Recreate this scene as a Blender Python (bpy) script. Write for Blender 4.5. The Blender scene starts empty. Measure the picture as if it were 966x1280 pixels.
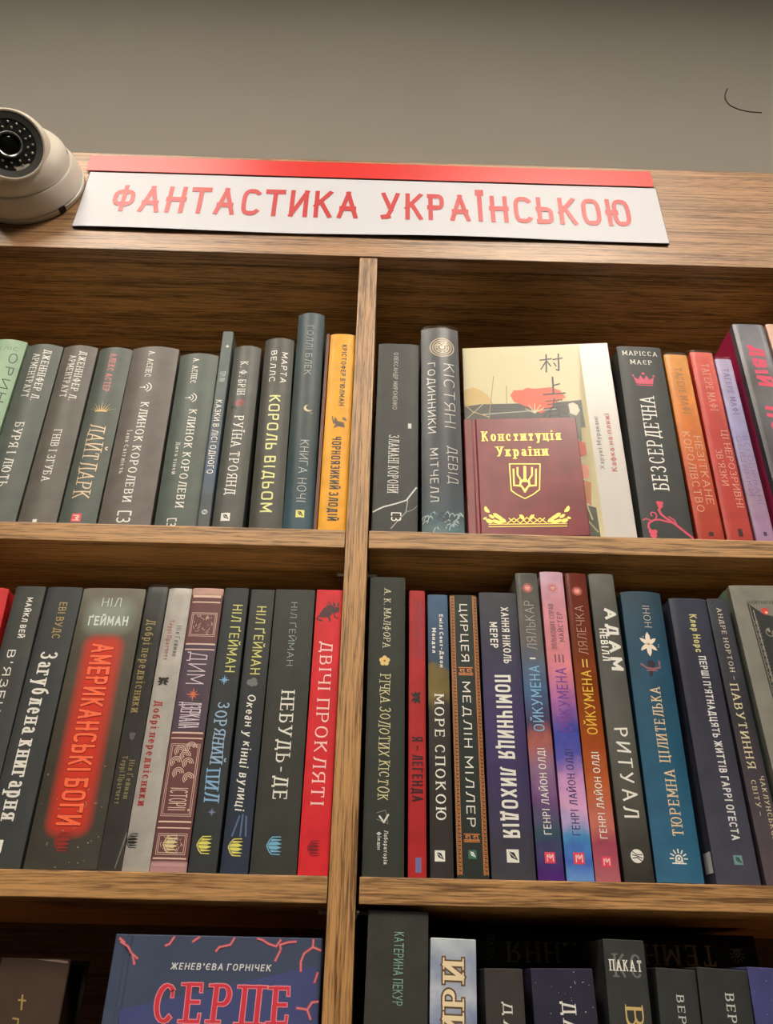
import bpy, bmesh, math, random
from mathutils import Vector, Matrix
random.seed(7)
sc = bpy.context.scene
COL = sc.collection
PI = math.pi

# ------------------------------------------------------------------ camera
YAW, PITCH, ROLL = 0.01001534, 0.5364284, 0.02068296
cam_data = bpy.data.cameras.new('camera'); cam = bpy.data.objects.new('camera', cam_data); COL.objects.link(cam)
fwd = Vector((math.sin(YAW)*math.cos(PITCH), math.cos(YAW)*math.cos(PITCH), math.sin(PITCH)))
rgt = Vector((math.cos(YAW), -math.sin(YAW), 0)); upv = rgt.cross(fwd)
r2 = math.cos(ROLL)*rgt + math.sin(ROLL)*upv; u2 = -math.sin(ROLL)*rgt + math.cos(ROLL)*upv
M = Matrix((r2, u2, -fwd)).transposed().to_4x4(); M.translation = Vector((0, -0.6, 1.45))
cam.matrix_world = M
cam_data.sensor_fit = 'HORIZONTAL'; cam_data.sensor_width = 36
cam_data.lens = 36*1000/966; cam_data.clip_start = 0.02
sc.camera = cam

# ------------------------------------------------------------------ view, world, lights
sc.view_settings.view_transform = 'Standard'; sc.view_settings.look = 'None'
sc.view_settings.gamma = 1; sc.view_settings.use_curve_mapping = False
sc.view_settings.exposure = 0.34
sc.cycles.max_bounces = 6
world = bpy.data.worlds.new('world'); sc.world = world; world.use_nodes = True
world.node_tree.nodes['Background'].inputs[0].default_value = (1, .93, .85, 1)
world.node_tree.nodes['Background'].inputs[1].default_value = 0.02

CEIL = 3.45
# x, y, size x, size y, strength
LAMPS = [(-.72, -0.85, .6, .6, 5.5), (.50, -1.45, .6, .6, 34), (-.95, -1.55, .6, .6, 30), (1.7, -1.3, .6, .6, 14), (-.2, -2.9, .6, .6, 20)]

# ------------------------------------------------------------------ helpers
def lin(c):
    return tuple((v/255/12.92 if v/255 <= .04045 else ((v/255+.055)/1.055)**2.4) for v in c) + (1,)
def link(o, parent=None):
    COL.objects.link(o)
    if parent: o.parent = parent
    return o
def tag(o, label=None, cat=None, group=None, kind=None):
    if label: o['label'] = label
    if cat: o['category'] = cat
    if group: o['group'] = group
    if kind: o['kind'] = kind
    return o
def empty(name, loc=(0,0,0), rot=(0,0,0)):
    o = bpy.data.objects.new(name, None); o.empty_display_size = .02; COL.objects.link(o)
    o.location = loc; o.rotation_euler = rot
    return o
def obj(name, bm, mats, parent=None, smooth=False):
    me = bpy.data.meshes.new(name); bm.normal_update(); bm.to_mesh(me); bm.free()
    for m in (mats if isinstance(mats, (list, tuple)) else [mats]): me.materials.append(m)
    if smooth:
        for p in me.polygons: p.use_smooth = True
        me.set_sharp_from_angle(angle=math.radians(35))
    return link(bpy.data.objects.new(name, me), parent)
def box(bm, x0, x1, y0, y1, z0, z1, bev=0, mat=0):
    vs = [bm.verts.new((x, y, z)) for x in (x0, x1) for y in (y0, y1) for z in (z0, z1)]
    fs = [bm.faces.new([vs[i] for i in f]) for f in ((0,1,3,2), (4,6,7,5), (0,4,5,1), (2,3,7,6), (0,2,6,4), (1,5,7,3))]
    for f in fs: f.material_index = mat
    if bev:
        es = {e for f in fs for e in f.edges}
        bmesh.ops.bevel(bm, geom=list(es), offset=bev, segments=2, affect='EDGES', profile=.7)
def lathe(bm, prof, n=48, mat=0, a0=0, a1=2*PI):
    # profile of (radius, depth out of the wall); axis is -y
    full = abs(a1-a0-2*PI) < 1e-6
    m = n if full else n+1
    rings = []
    for r, p in prof:
        if r < 1e-6: rings.append([bm.verts.new((0, -p, 0))]*m)
        else: rings.append([bm.verts.new((r*math.cos(a0+(a1-a0)*i/n), -p, r*math.sin(a0+(a1-a0)*i/n))) for i in range(m)])
    for a, b in zip(rings, rings[1:]):
        for i in range(n):
            j = (i+1) % m
            vs = []
            for v in (a[i], a[j], b[j], b[i]):
                if v not in vs: vs.append(v)
            if len(vs) > 2:
                try: bm.faces.new(vs).material_index = mat
                except ValueError: pass

# ------------------------------------------------------------------ materials
class NT:
    def __init__(s, name):
        s.m = bpy.data.materials.new(name); s.m.use_nodes = True; s.t = s.m.node_tree; s.t.nodes.clear()
        s.out = s.n('ShaderNodeOutputMaterial')
    def n(s, typ, **kw):
        nd = s.t.nodes.new(typ)
        for k, v in kw.items(): setattr(nd, k, v)
        return nd
    def l(s, a, b): s.t.links.new(a, b)
    def math(s, op, a, b=None, c=None):
        nd = s.n('ShaderNodeMath', operation=op)
        for i, v in enumerate((a, b, c)):
            if v is None: continue
            if isinstance(v, (int, float)): nd.inputs[i].default_value = v
            else: s.l(v, nd.inputs[i])
        return nd.outputs[0]
    def ramp(s, fac, stops):
        nd = s.n('ShaderNodeValToRGB'); e = nd.color_ramp.elements
        stops = sorted(stops, key=lambda q: q[0])
        e[0].position, e[0].color = stops[0]; e[1].position, e[1].color = stops[-1]
        for p, c in stops[1:-1]:
            x = e.new(p); x.color = c
        s.l(fac, nd.inputs[0]); return nd.outputs[0]
    def bsdf(s, **kw):
        b = s.n('ShaderNodeBsdfPrincipled')
        for k, v in kw.items():
            k = {'base': 'Base Color', 'rough': 'Roughness', 'metal': 'Metallic', 'coat': 'Coat Weight', 'coatr': 'Coat Roughness', 'spec': 'Specular IOR Level', 'emis': 'Emission Color', 'emiss': 'Emission Strength'}[k]
            if isinstance(v, (int, float, tuple)): b.inputs[k].default_value = v
            else: s.l(v, b.inputs[k])
        s.l(b.outputs[0], s.out.inputs[0]); return b
    def mix(s, fac, a, b):
        nd = s.n('ShaderNodeMix', data_type='RGBA')
        for sk, v in ((nd.inputs[0], fac), (nd.inputs[6], a), (nd.inputs[7], b)):
            if isinstance(v, (int, float, tuple)): sk.default_value = v
            else: s.l(v, sk)
        return nd.outputs[2]
    def bump(s, b, h, st, dist=.001):
        nd = s.n('ShaderNodeBump'); nd.inputs['Strength'].default_value = st; nd.inputs['Distance'].default_value = dist
        s.l(h, nd.inputs['Height']); s.l(nd.outputs[0], b.inputs['Normal'])

def wood(name, axis, light=(162, 122, 77), dark=(98, 67, 38), rough=.42):
    t = NT(name); tc = t.n('ShaderNodeTexCoord'); mp = t.n('ShaderNodeMapping')
    s = [500., 500., 500.]; s[axis] = 9. if 'header' in name else 15.
    mp.inputs['Scale'].default_value = s; t.l(tc.outputs['Object'], mp.inputs[0])
    wv = t.n('ShaderNodeTexNoise'); wv.inputs['Scale'].default_value = 1.; wv.inputs['Detail'].default_value = 5; wv.inputs['Roughness'].default_value = .6; wv.inputs['Distortion'].default_value = .9
    t.l(mp.outputs[0], wv.inputs[0])
    mp2 = t.n('ShaderNodeMapping'); s2 = [70., 70., 70.]; s2[axis] = 2.5; mp2.inputs['Scale'].default_value = s2; t.l(tc.outputs['Object'], mp2.inputs[0])
    big = t.n('ShaderNodeTexNoise'); big.inputs['Scale'].default_value = 1.; big.inputs['Detail'].default_value = 3; t.l(mp2.outputs[0], big.inputs[0])
    mp3 = t.n('ShaderNodeMapping'); s3 = [900., 900., 900.]; s3[axis] = 60.; mp3.inputs['Scale'].default_value = s3; t.l(tc.outputs['Object'], mp3.inputs[0])
    fine = t.n('ShaderNodeTexNoise'); fine.inputs['Scale'].default_value = 1.; fine.inputs['Detail'].default_value = 3; t.l(mp3.outputs[0], fine.inputs[0])
    f = t.math('ADD', t.math('MULTIPLY', wv.outputs[0], .60), t.math('ADD', t.math('MULTIPLY', big.outputs[0], .25), t.math('MULTIPLY', fine.outputs[0], .25)))
    mid = tuple((a+b)/2 for a, b in zip(light, dark))
    c = t.ramp(f, [(.44, lin(dark)), (.50, lin(mid)), (.545, lin(light)), (.62, lin(tuple(min(255, v*1.18) for v in light)))])
    b = t.bsdf(base=c, rough=rough)
    t.bump(b, f, .5, .0006)
    return t.m
WOODX = wood('oak_laminate_horizontal', 0); WOODZ = wood('oak_laminate_vertical', 2)
WOODF = wood('oak_laminate_header', 0, (156, 118, 84), (92, 62, 40), .36)

_pc = {}
def pmat(c, rough=.45, metal=0.):
    k = (tuple(c), rough, metal)
    if k not in _pc:
        t = NT('print_%d_%d_%d' % tuple(int(v) for v in c)); t.bsdf(base=lin(c), rough=rough, metal=metal); _pc[k] = t.m
    return _pc[k]
def plain(name, c, rough=.5, metal=0., noise=.0, coat=0., scale=30):
    t = NT(name)
    if noise:
        tc = t.n('ShaderNodeTexCoord'); nz = t.n('ShaderNodeTexNoise'); nz.inputs['Scale'].default_value = scale; nz.inputs['Detail'].default_value = 4
        t.l(tc.outputs['Object'], nz.inputs[0])
        base = t.mix(nz.outputs[0], lin(tuple(v*(1-noise) for v in c)), lin(tuple(min(255, v*(1+noise)) for v in c)))
    else: base = lin(c)
    t.bsdf(base=base, rough=rough, metal=metal, coat=coat); return t.m
def deepen(c):
    if isinstance(c, list): return [(p, deepen(q)) for p, q in c]
    m = sum(c)/3; return tuple(max(0, min(255, (m+(v-m)*1.12)*(.78+.22*min(1, m/170)))) for v in c)
def cover_mat(rec):
    c = deepen(rec['col']); H = rec['h']; t = NT('cover_cloth'); tc = t.n('ShaderNodeTexCoord'); sp = t.n('ShaderNodeSeparateXYZ')
    t.l(tc.outputs['Object'], sp.inputs[0])
    nz = t.n('ShaderNodeTexNoise'); nz.inputs['Scale'].default_value = 55; nz.inputs['Detail'].default_value = 5; t.l(tc.outputs['Object'], nz.inputs[0])
    if isinstance(c, list):
        v = t.math('DIVIDE', sp.outputs[2], H)
        amp = .05 if len(c) > 3 else .02
        nz2 = t.n('ShaderNodeTexNoise'); nz2.inputs['Scale'].default_value = 60; nz2.inputs['Detail'].default_value = 3; t.l(tc.outputs['Object'], nz2.inputs[0])
        banded = any(abs(a[0]-b[0]) < .009 for a, b in zip(c, c[1:]))
        if not banded: v = t.math('ADD', v, t.math('MULTIPLY', t.math('SUBTRACT', nz2.outputs[0], .5), amp*2.4))
        base = t.ramp(v, [(min(1, max(0, p)), lin(q)) for p, q in c])
    else: base = lin(c)
    dk = t.n('ShaderNodeMix', data_type='RGBA', blend_type='MULTIPLY'); dk.inputs[0].default_value = .5
    if isinstance(base, tuple): dk.inputs[6].default_value = base
    else: t.l(base, dk.inputs[6])
    g = t.ramp(nz.outputs[0], [(.3, (.72, .72, .72, 1)), (.7, (1.25, 1.25, 1.25, 1))]); t.l(g, dk.inputs[7])
    base = dk.outputs[2]
    if rec.get('glow'):
        # printed red halo round the title lettering
        z0, z1 = rec['gz']
        ax = t.math('MAXIMUM', t.math('SUBTRACT', t.math('ABSOLUTE', sp.outputs[0]), rec['w']*.12), 0)
        az = t.math('MAXIMUM', t.math('SUBTRACT', t.math('ABSOLUTE', t.math('SUBTRACT', sp.outputs[2], (z0+z1)/2)), (z1-z0)/2-.002), 0)
        d = t.math('SQRT', t.math('ADD', t.math('POWER', ax, 2), t.math('POWER', az, 2)))
        k = t.ramp(t.math('DIVIDE', d, rec['w']*.24), [(0, (.95, .95, .95, 1)), (.45, (.7, .7, .7, 1)), (1, (0, 0, 0, 1))])
        base = t.mix(k, base, lin((214, 54, 34)))
        ax = t.math('MAXIMUM', t.math('SUBTRACT', t.math('ABSOLUTE', sp.outputs[0]), rec['w']*.2), 0)
        az = t.math('MAXIMUM', t.math('SUBTRACT', t.math('ABSOLUTE', t.math('SUBTRACT', sp.outputs[2], z1+.024)), .006), 0)
        d = t.math('SQRT', t.math('ADD', t.math('POWER', ax, 2), t.math('POWER', az, 2)))
        k = t.ramp(t.math('DIVIDE', d, rec['w']*.25), [(0, (.45, .45, .45, 1)), (1, (0, 0, 0, 1))])
        base = t.mix(k, base, lin((170, 190, 176)))
    b = t.bsdf(base=base, rough=rec.get('rough', .45), spec=.32)
    t.bump(b, nz.outputs[0], .08)
    return t.m
PAPER = plain('page_paper', (222, 208, 178), .85, noise=.06, scale=200)
def wrap_mat():
    t = NT('clear_wrap'); tr = t.n('ShaderNodeBsdfTransparent'); gl = t.n('ShaderNodeBsdfGlossy'); gl.inputs['Roughness'].default_value = .3
    tc = t.n('ShaderNodeTexCoord'); mp = t.n('ShaderNodeMapping'); mp.inputs['Scale'].default_value = (110, 60, 12); t.l(tc.outputs['Object'], mp.inputs[0])
    nz = t.n('ShaderNodeTexNoise'); nz.inputs['Scale'].default_value = 1; nz.inputs['Detail'].default_value = 2; nz.inputs['Distortion'].default_value = 1.2; t.l(mp.outputs[0], nz.inputs[0])
    bp = t.n('ShaderNodeBump'); bp.inputs['Strength'].default_value = .22; bp.inputs['Distance'].default_value = .0014; t.l(nz.outputs[0], bp.inputs['Height']); t.l(bp.outputs[0], gl.inputs['Normal'])
    mx = t.n('ShaderNodeMixShader'); fr = t.n('ShaderNodeFresnel'); fr.inputs[0].default_value = 1.22; t.l(fr.outputs[0], mx.inputs[0])
    t.l(tr.outputs[0], mx.inputs[1]); t.l(gl.outputs[0], mx.inputs[2]); t.l(mx.outputs[0], t.out.inputs[0]); return t.m
WRAP = wrap_mat()

# ------------------------------------------------------------------ stroke lettering
# each glyph: width; strokes split by ';', points 'x,y', arcs '@cx,cy,rx,ry,a0,a1'
G = {
'А': (.72, '0,0 .36,1 .72,0;.13,.33 .59,.33'), 'Б': (.56, '0,.56 @.28,.28,.28,.28,90,-90 0,0 0,1 .52,1'),
'В': (.56, '0,.53 @.26,.765,.24,.235,-90,90 0,1 0,0 @.28,.265,.28,.265,-90,90 0,.53'), 'Г': (.5, '0,0 0,1 .5,1'),
'Ґ': (.5, '0,0 0,1 .5,1 .5,1.16'), 'Д': (.74, '0,-.16 0,0 .74,0 .74,-.16;.1,0 .28,1 .62,1 .62,0'),
'Е': (.5, '.5,1 0,1 0,0 .5,0;0,.52 .44,.52'), 'Є': (.6, '@.34,.5,.34,.5,50,310;.02,.5 .45,.5'),
'Ж': (.95, '.475,0 .475,1;0,1 .35,.52 .6,.52 .95,1;0,0 .35,.52;.6,.52 .95,0'), 'З': (.54, '@.24,.765,.26,.235,150,-90 @.24,.265,.3,.265,90,-150'),
'И': (.64, '0,1 0,0 .64,1 .64,0'), 'Й': (.64, '0,1 0,0 .64,1 .64,0;@.32,1.32,.16,.13,200,340'), 'І': (.06, '.03,0 .03,1'),
'Ї': (.2, '.1,0 .1,1;.0,1.19 .0,1.26;.2,1.19 .2,1.26'), 'К': (.6, '0,0 0,1;.58,1 0,.45;.19,.62 .6,0'), 'Л': (.66, '0,0 .12,.08 .3,1 .66,1 .66,0'),
'М': (.78, '0,0 0,1 .39,.25 .78,1 .78,0'), 'Н': (.62, '0,0 0,1;.62,0 .62,1;0,.52 .62,.52'), 'О': (.7, '@.35,.5,.35,.5,0,360'),
'П': (.62, '0,0 0,1 .62,1 .62,0'), 'Р': (.55, '0,0 0,1 @.27,.74,.27,.26,90,-90 0,.48'), 'С': (.62, '@.34,.5,.34,.5,50,310'),
'Т': (.62, '0,1 .62,1;.31,0 .31,1'), 'У': (.64, '0,1 .34,.34;.64,1 .3,.2 .18,.02 .04,0'), 'Ф': (.8, '.4,0 .4,1;@.4,.52,.4,.28,0,360'),
'Х': (.64, '0,1 .64,0;0,0 .64,1'), 'Ц': (.66, '0,1 0,0 .68,0 .68,-.18;.58,0 .58,1'), 'Ч': (.58, '0,1 0,.65 @.2,.65,.2,.2,180,270 .58,.45;.58,0 .58,1'),
'Ш': (.86, '0,1 0,0 .86,0 .86,1;.43,0 .43,1'), 'Щ': (.9, '0,1 0,0 .94,0 .94,-.18;.43,0 .43,1;.86,0 .86,1'),
'Ь': (.55, '0,1 0,0 @.28,.28,.27,.28,-90,90 0,.56'), 'Ю': (.92, '0,0 0,1;0,.5 .28,.5;@.6,.5,.32,.5,0,360'),
'Я': (.58, '.58,0 .58,1 @.28,.74,.28,.26,90,270 .58,.48;.3,.48 0,0'), '-': (.3, '0,.42 .3,.42'), '—': (.6, '0,.48 .6,.48'),
'.': (.08, '.04,0 .04,.07'), "'": (.08, '.04,1 .04,.76'),
'a': (.5, '@.25,.74,.25,.26,150,0 .5,0;.5,.56 @.24,.29,.24,.28,90,270 .5,.12'), 'b': (.6, '@.3,.5,.3,.5,0,360;0,.5 .06,1.1 .22,1.32 .58,1.45'),
'e': (.6, '.02,.52 .6,.52 @.31,.5,.3,.5,0,310'), 'p': (.6, '0,1 0,-.42;@.3,.5,.3,.5,0,360'), 'y': (.6, '0,1 .3,.06;.6,1 .2,-.4 0,-.42'),
'f': (.84, '.42,1.42 .42,-.42;@.42,.5,.42,.5,0,360'), 'i': (.06, '.03,0 .03,1;.03,1.36 .03,1.44'), 'ї': (.2, '.1,0 .1,1;0,1.3 0,1.38;.2,1.3 .2,1.38'),
}
G['В'] = (.56, '0,.53 @.26,.765,.24,.235,-90,90 0,1 0,0 @.28,.265,.28,.265,-90,90 0,.53')
LOW = {'а': 'a', 'б': 'b', 'е': 'e', 'р': 'p', 'у': 'y', 'ф': 'f', 'і': 'i', 'ї': 'ї'}
# vertical weight, horizontal weight, serif length, squareness, spacing, slant, jitter
ST = {'sans': (.13, .11, 0, 2.2, .26, 0, 0), 'sansb': (.17, .15, 0, 2.2, .3, .12, 0), 'thin': (.075, .06, 0, 2.2, .26, 0, 0), 'bold': (.2, .17, 0, 2.3, .3, 0, 0),
 'sq': (.15, .13, 0, 4.5, .32, 0, 0), 'boldsq': (.27, .15, 0, 5, .36, 0, 0), 'boldsq2': (.26, .16, 0, 4, .34, 0, .02), 'sign': (.19, .17, 0, 3.2, .31, 0, 0),
 'serif': (.15, .065, .26, 2, .34, 0, 0), 'serifb': (.22, .08, .3, 2, .36, 0, 0), 'thinserif': (.085, .05, .18, 2, .26, 0, 0), 'thinserif2': (.12, .06, .2, 2.2, .3, 0, 0),
 'fancy': (.12, .05, .34, 1.8, .28, .06, .05), 'fancyb': (.17, .08, .3, 1.8, .3, 0, .07), 'brush': (.3, .24, 0, 2, .2, .1, .08), 'brushthin': (.15, .1, 0, 1.8, .26, .12, .06),
 'brushthin2': (.14, .1, 0, 1.8, .4, 0, .05), 'neon': (.2, .16, 0, 4, .34, 0, 0), 'outl': (.2, .08, .34, 2, .4, 0, 0), 'serifspike': (.17, .07, .36, 2, .42, 0, .02)}
def arcpts(cx, cy, rx, ry, a0, a1, n):
    k = max(5, int(abs(a1-a0)/15)); o = []
    for i in range(k+1):
        a = math.radians(a0+(a1-a0)*i/k); c, s = math.cos(a), math.sin(a)
        o.append((cx+rx*math.copysign(abs(c)**(2/n), c), cy+ry*math.copysign(abs(s)**(2/n), s)))
    return o
def ribbon(pts, wfn, ext=0.):
    # a constant or direction dependent width ribbon; splits at sharp corners
    polys = []; P = [Vector(p) for p in pts]; P = [p for i, p in enumerate(P) if i == 0 or (p-P[i-1]).length > 1e-6]
    if len(P) < 2: return polys
    closed = (P[0]-P[-1]).length < 1e-5
    runs = []; cur = [P[0]]
    for i in range(1, len(P)):
        cur.append(P[i])
        if i < len(P)-1:
            a = (P[i]-P[i-1]).normalized(); b = (P[i+1]-P[i]).normalized()
            if a.dot(b) < .8: runs.append(cur); cur = [P[i]]
    runs.append(cur)
    for r in runs:
        n = len(r); loop = closed and len(runs) == 1 and n > 4
        L_, R_ = [], []
        for i in range(n):
            if loop: d = (r[(i+1) % (n-1)] - r[(i-1) % (n-1)]).normalized() if i < n-1 else (r[1]-r[-2]).normalized()
            else: d = (r[min(i+1, n-1)]-r[max(i-1, 0)]).normalized()
            w = wfn(d)/2; nn = Vector((-d.y, d.x)); q = r[i].copy()
            if not loop and ext:
                if i == 0: q -= d*ext
                if i == n-1: q += d*ext
            L_.append(q+nn*w); R_.append(q-nn*w)
        for i in range(n-1): polys.append([R_[i], R_[i+1], L_[i+1], L_[i]])
    return polys
def text_polys(s, cap, length, style, keep=False):
    """lettering centred on x, baseline 0, as 2D quads"""
    T_, t_, serif, nsq, gap, slant, jit = ST[style]
    rnd = random.Random(len(s)*7+ord(s[0])); out = []; x = 0; items = []
    for ch in s:
        if ch == ' ': x += .42; continue
        low = ch.islower(); key = LOW.get(ch, ch.upper() if low else ch)
        if key not in G: continue
        w, d = G[key]; sc_ = .7 if low else 1.
        items.append((key, d, x, sc_, w)); x += w*sc_+gap+T_
    tot = x-gap
    sx = length/tot
    for gi, (key, d, ox, hs, w) in enumerate(items):
        jr = (rnd.random()-.5)*2*jit*1.5; jy = (rnd.random()-.5)*2*jit; js = 1+(rnd.random()-.5)*2*jit*2
        sw = hs*(sx/cap) if not keep else hs
        for st in d.split(';'):
            pts = []
            for tok in st.split():
                if tok[0] == '@': pts += arcpts(*[float(v) for v in tok[1:].split(',')], nsq)
                else: pts.append(tuple(float(v) for v in tok.split(',')))
            # to cap units, inset by half a weight
            k = sx/cap
            q = []
            for px, py in pts:
                X = (ox+T_/2)*k + px*hs*k; Y = t_/2 + py*(hs-t_)
                if jit: X, Y = X+jr*(Y-.4), (Y-.4)*js+.4+jy
                q.append((X+slant*Y, Y))
            al = math.radians(14 if T_/t_ > 1.5 else 0)
            kk = min(1.15, max(.55, k*1.1))
            def wf(dv):
                if T_/t_ <= 1.5: return t_+(T_*kk-t_)*abs(dv.y)
                return t_+(T_*kk-t_)*abs(math.sin(math.atan2(dv.y, dv.x)+al))**1.2
            out += ribbon(q, wf, t_/2)
            if serif and key not in "-—.'":
                for idx in range(len(q)):
                    oy = pts[idx][1]
                    if not (abs(oy) < .01 or abs(oy-1) < .01 or abs(oy+.42) < .01): continue
                    nb = [j for j in (idx-1, idx+1) if 0 <= j < len(q)]
                    ok = [j for j in nb if abs(pts[j][1]-oy) > .3*1 and abs(pts[j][0]-pts[idx][0]) < .6*abs(pts[j][1]-oy)]
                    bad = [j for j in nb if 0 < abs(pts[j][1]-oy) <= .3]
                    if not ok or bad: continue
                    if key in ('А',) and oy > .5: continue
                    sl = serif*.5*min(1, k*1.3)+T_*kk*.35
                    X, Y = q[idx]; th = t_*.85
                    out.append([Vector((X-sl, Y-th/2)), Vector((X+sl, Y-th/2)), Vector((X+sl, Y+th/2)), Vector((X-sl, Y+th/2))])
                if key in ('Г', 'Т', 'Е', 'С', 'Б', 'Є'):
                    for e_ in (0, -1):
                        X, Y = q[e_]; oy = pts[e_][1]
                        if oy > .7 or (key == 'Е' and oy < .05):
                            sg = -1 if oy > .5 else 1
                            if key == 'Т' and len(pts) == 2 and abs(pts[0][1]-pts[1][1]) > .5: continue
                            out.append([Vector((X-t_*.5, Y)), Vector((X+t_*.5, Y)), Vector((X+t_*.7, Y+sg*.2)), Vector((X-t_*.4, Y+sg*.2))])
    L = length/cap
    return [[Vector(((p.x-L/2)*cap, p.y*cap)) for p in poly] for poly in out]

class Print:
    """flat print: polygons in surface metres (u across, v up), by colour and layer"""
    def __init__(s): s.p = []
    def add(s, polys, col, layer=0):
        for q in polys: s.p.append(([Vector(v) for v in q], tuple(col), layer))
    def line(s, pts, w, col, layer=0): s.add(ribbon(pts, lambda d: w, w*.3), col, layer)
    def disc(s, x, y, r, col, layer=0, ry=None, n=20, r0=0):
        ry = ry or r
        if r0:
            for i in range(n):
                a, b = 2*PI*i/n, 2*PI*(i+1)/n; k = r0/r
                s.p.append(([Vector((x+r*math.cos(a), y+ry*math.sin(a))), Vector((x+r*math.cos(b), y+ry*math.sin(b))), Vector((x+r*k*math.cos(b), y+ry*k*math.sin(b))), Vector((x+r*k*math.cos(a), y+ry*k*math.sin(a)))], tuple(col), layer))
        else: s.p.append(([Vector((x+r*math.cos(2*PI*i/n), y+ry*math.sin(2*PI*i/n))) for i in range(n)], tuple(col), layer))
    def rect(s, x0, x1, y0, y1, col, layer=0): s.p.append(([Vector((x0, y0)), Vector((x1, y0)), Vector((x1, y1)), Vector((x0, y1))], tuple(col), layer))
    def xf(s, cx, cy, rot=0, k=1.):
        c, n = math.cos(rot), math.sin(rot)
        for i, (q, col, l) in enumerate(s.p): s.p[i] = ([Vector((cx+k*(v.x*c-v.y*n), cy+k*(v.x*n+v.y*c))) for v in q], col, l)
        return s
    def build(s, name, parent, surf, cuts=None, clip=None, rough=.42, metal=0., eps=.00012):
        if not s.p: return None
        bm = bmesh.new(); cols = []; lay = bm.verts.layers.float.new('l')
        for i, (q, col, l) in enumerate(s.p):
            if col not in cols: cols.append(col)
            ar = sum(q[k].x*q[(k+1) % len(q)].y-q[(k+1) % len(q)].x*q[k].y for k in range(len(q)))
            if abs(ar) < 1e-13: continue
            if ar < 0: q = q[::-1]
            vs = [bm.verts.new((v.x, 0, v.y)) for v in q]
            for v in vs: v[lay] = l*.00005+(i % 17)*.0000025
            f = bm.faces.new(vs); f.material_index = cols.index(col)
        conc = [f for f in bm.faces if len(f.verts) > 4]
        if conc: bmesh.ops.triangulate(bm, faces=conc)
        if clip:
            for co, no in (((clip[0], 0, 0), (-1, 0, 0)), ((clip[1], 0, 0), (1, 0, 0)), ((0, 0, clip[2]), (0, 0, -1)), ((0, 0, clip[3]), (0, 0, 1))):
                g = bm.verts[:]+bm.edges[:]+bm.faces[:]
                if g: bmesh.ops.bisect_plane(bm, geom=g, plane_co=co, plane_no=no, clear_outer=True, dist=1e-8)
        for x in (cuts or []):
            g = bm.verts[:]+bm.edges[:]+bm.faces[:]
            if g: bmesh.ops.bisect_plane(bm, geom=g, plane_co=(x, 0, 0), plane_no=(1, 0, 0), dist=1e-8)
        if not bm.faces: bm.free(); return None
        for v in bm.verts: v.co = Vector(surf(v.co.x, v.co.z, eps+v[lay]))
        bm.normal_update()
        return obj(name, bm, [pmat(c, rough, metal) for c in cols], parent)

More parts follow.
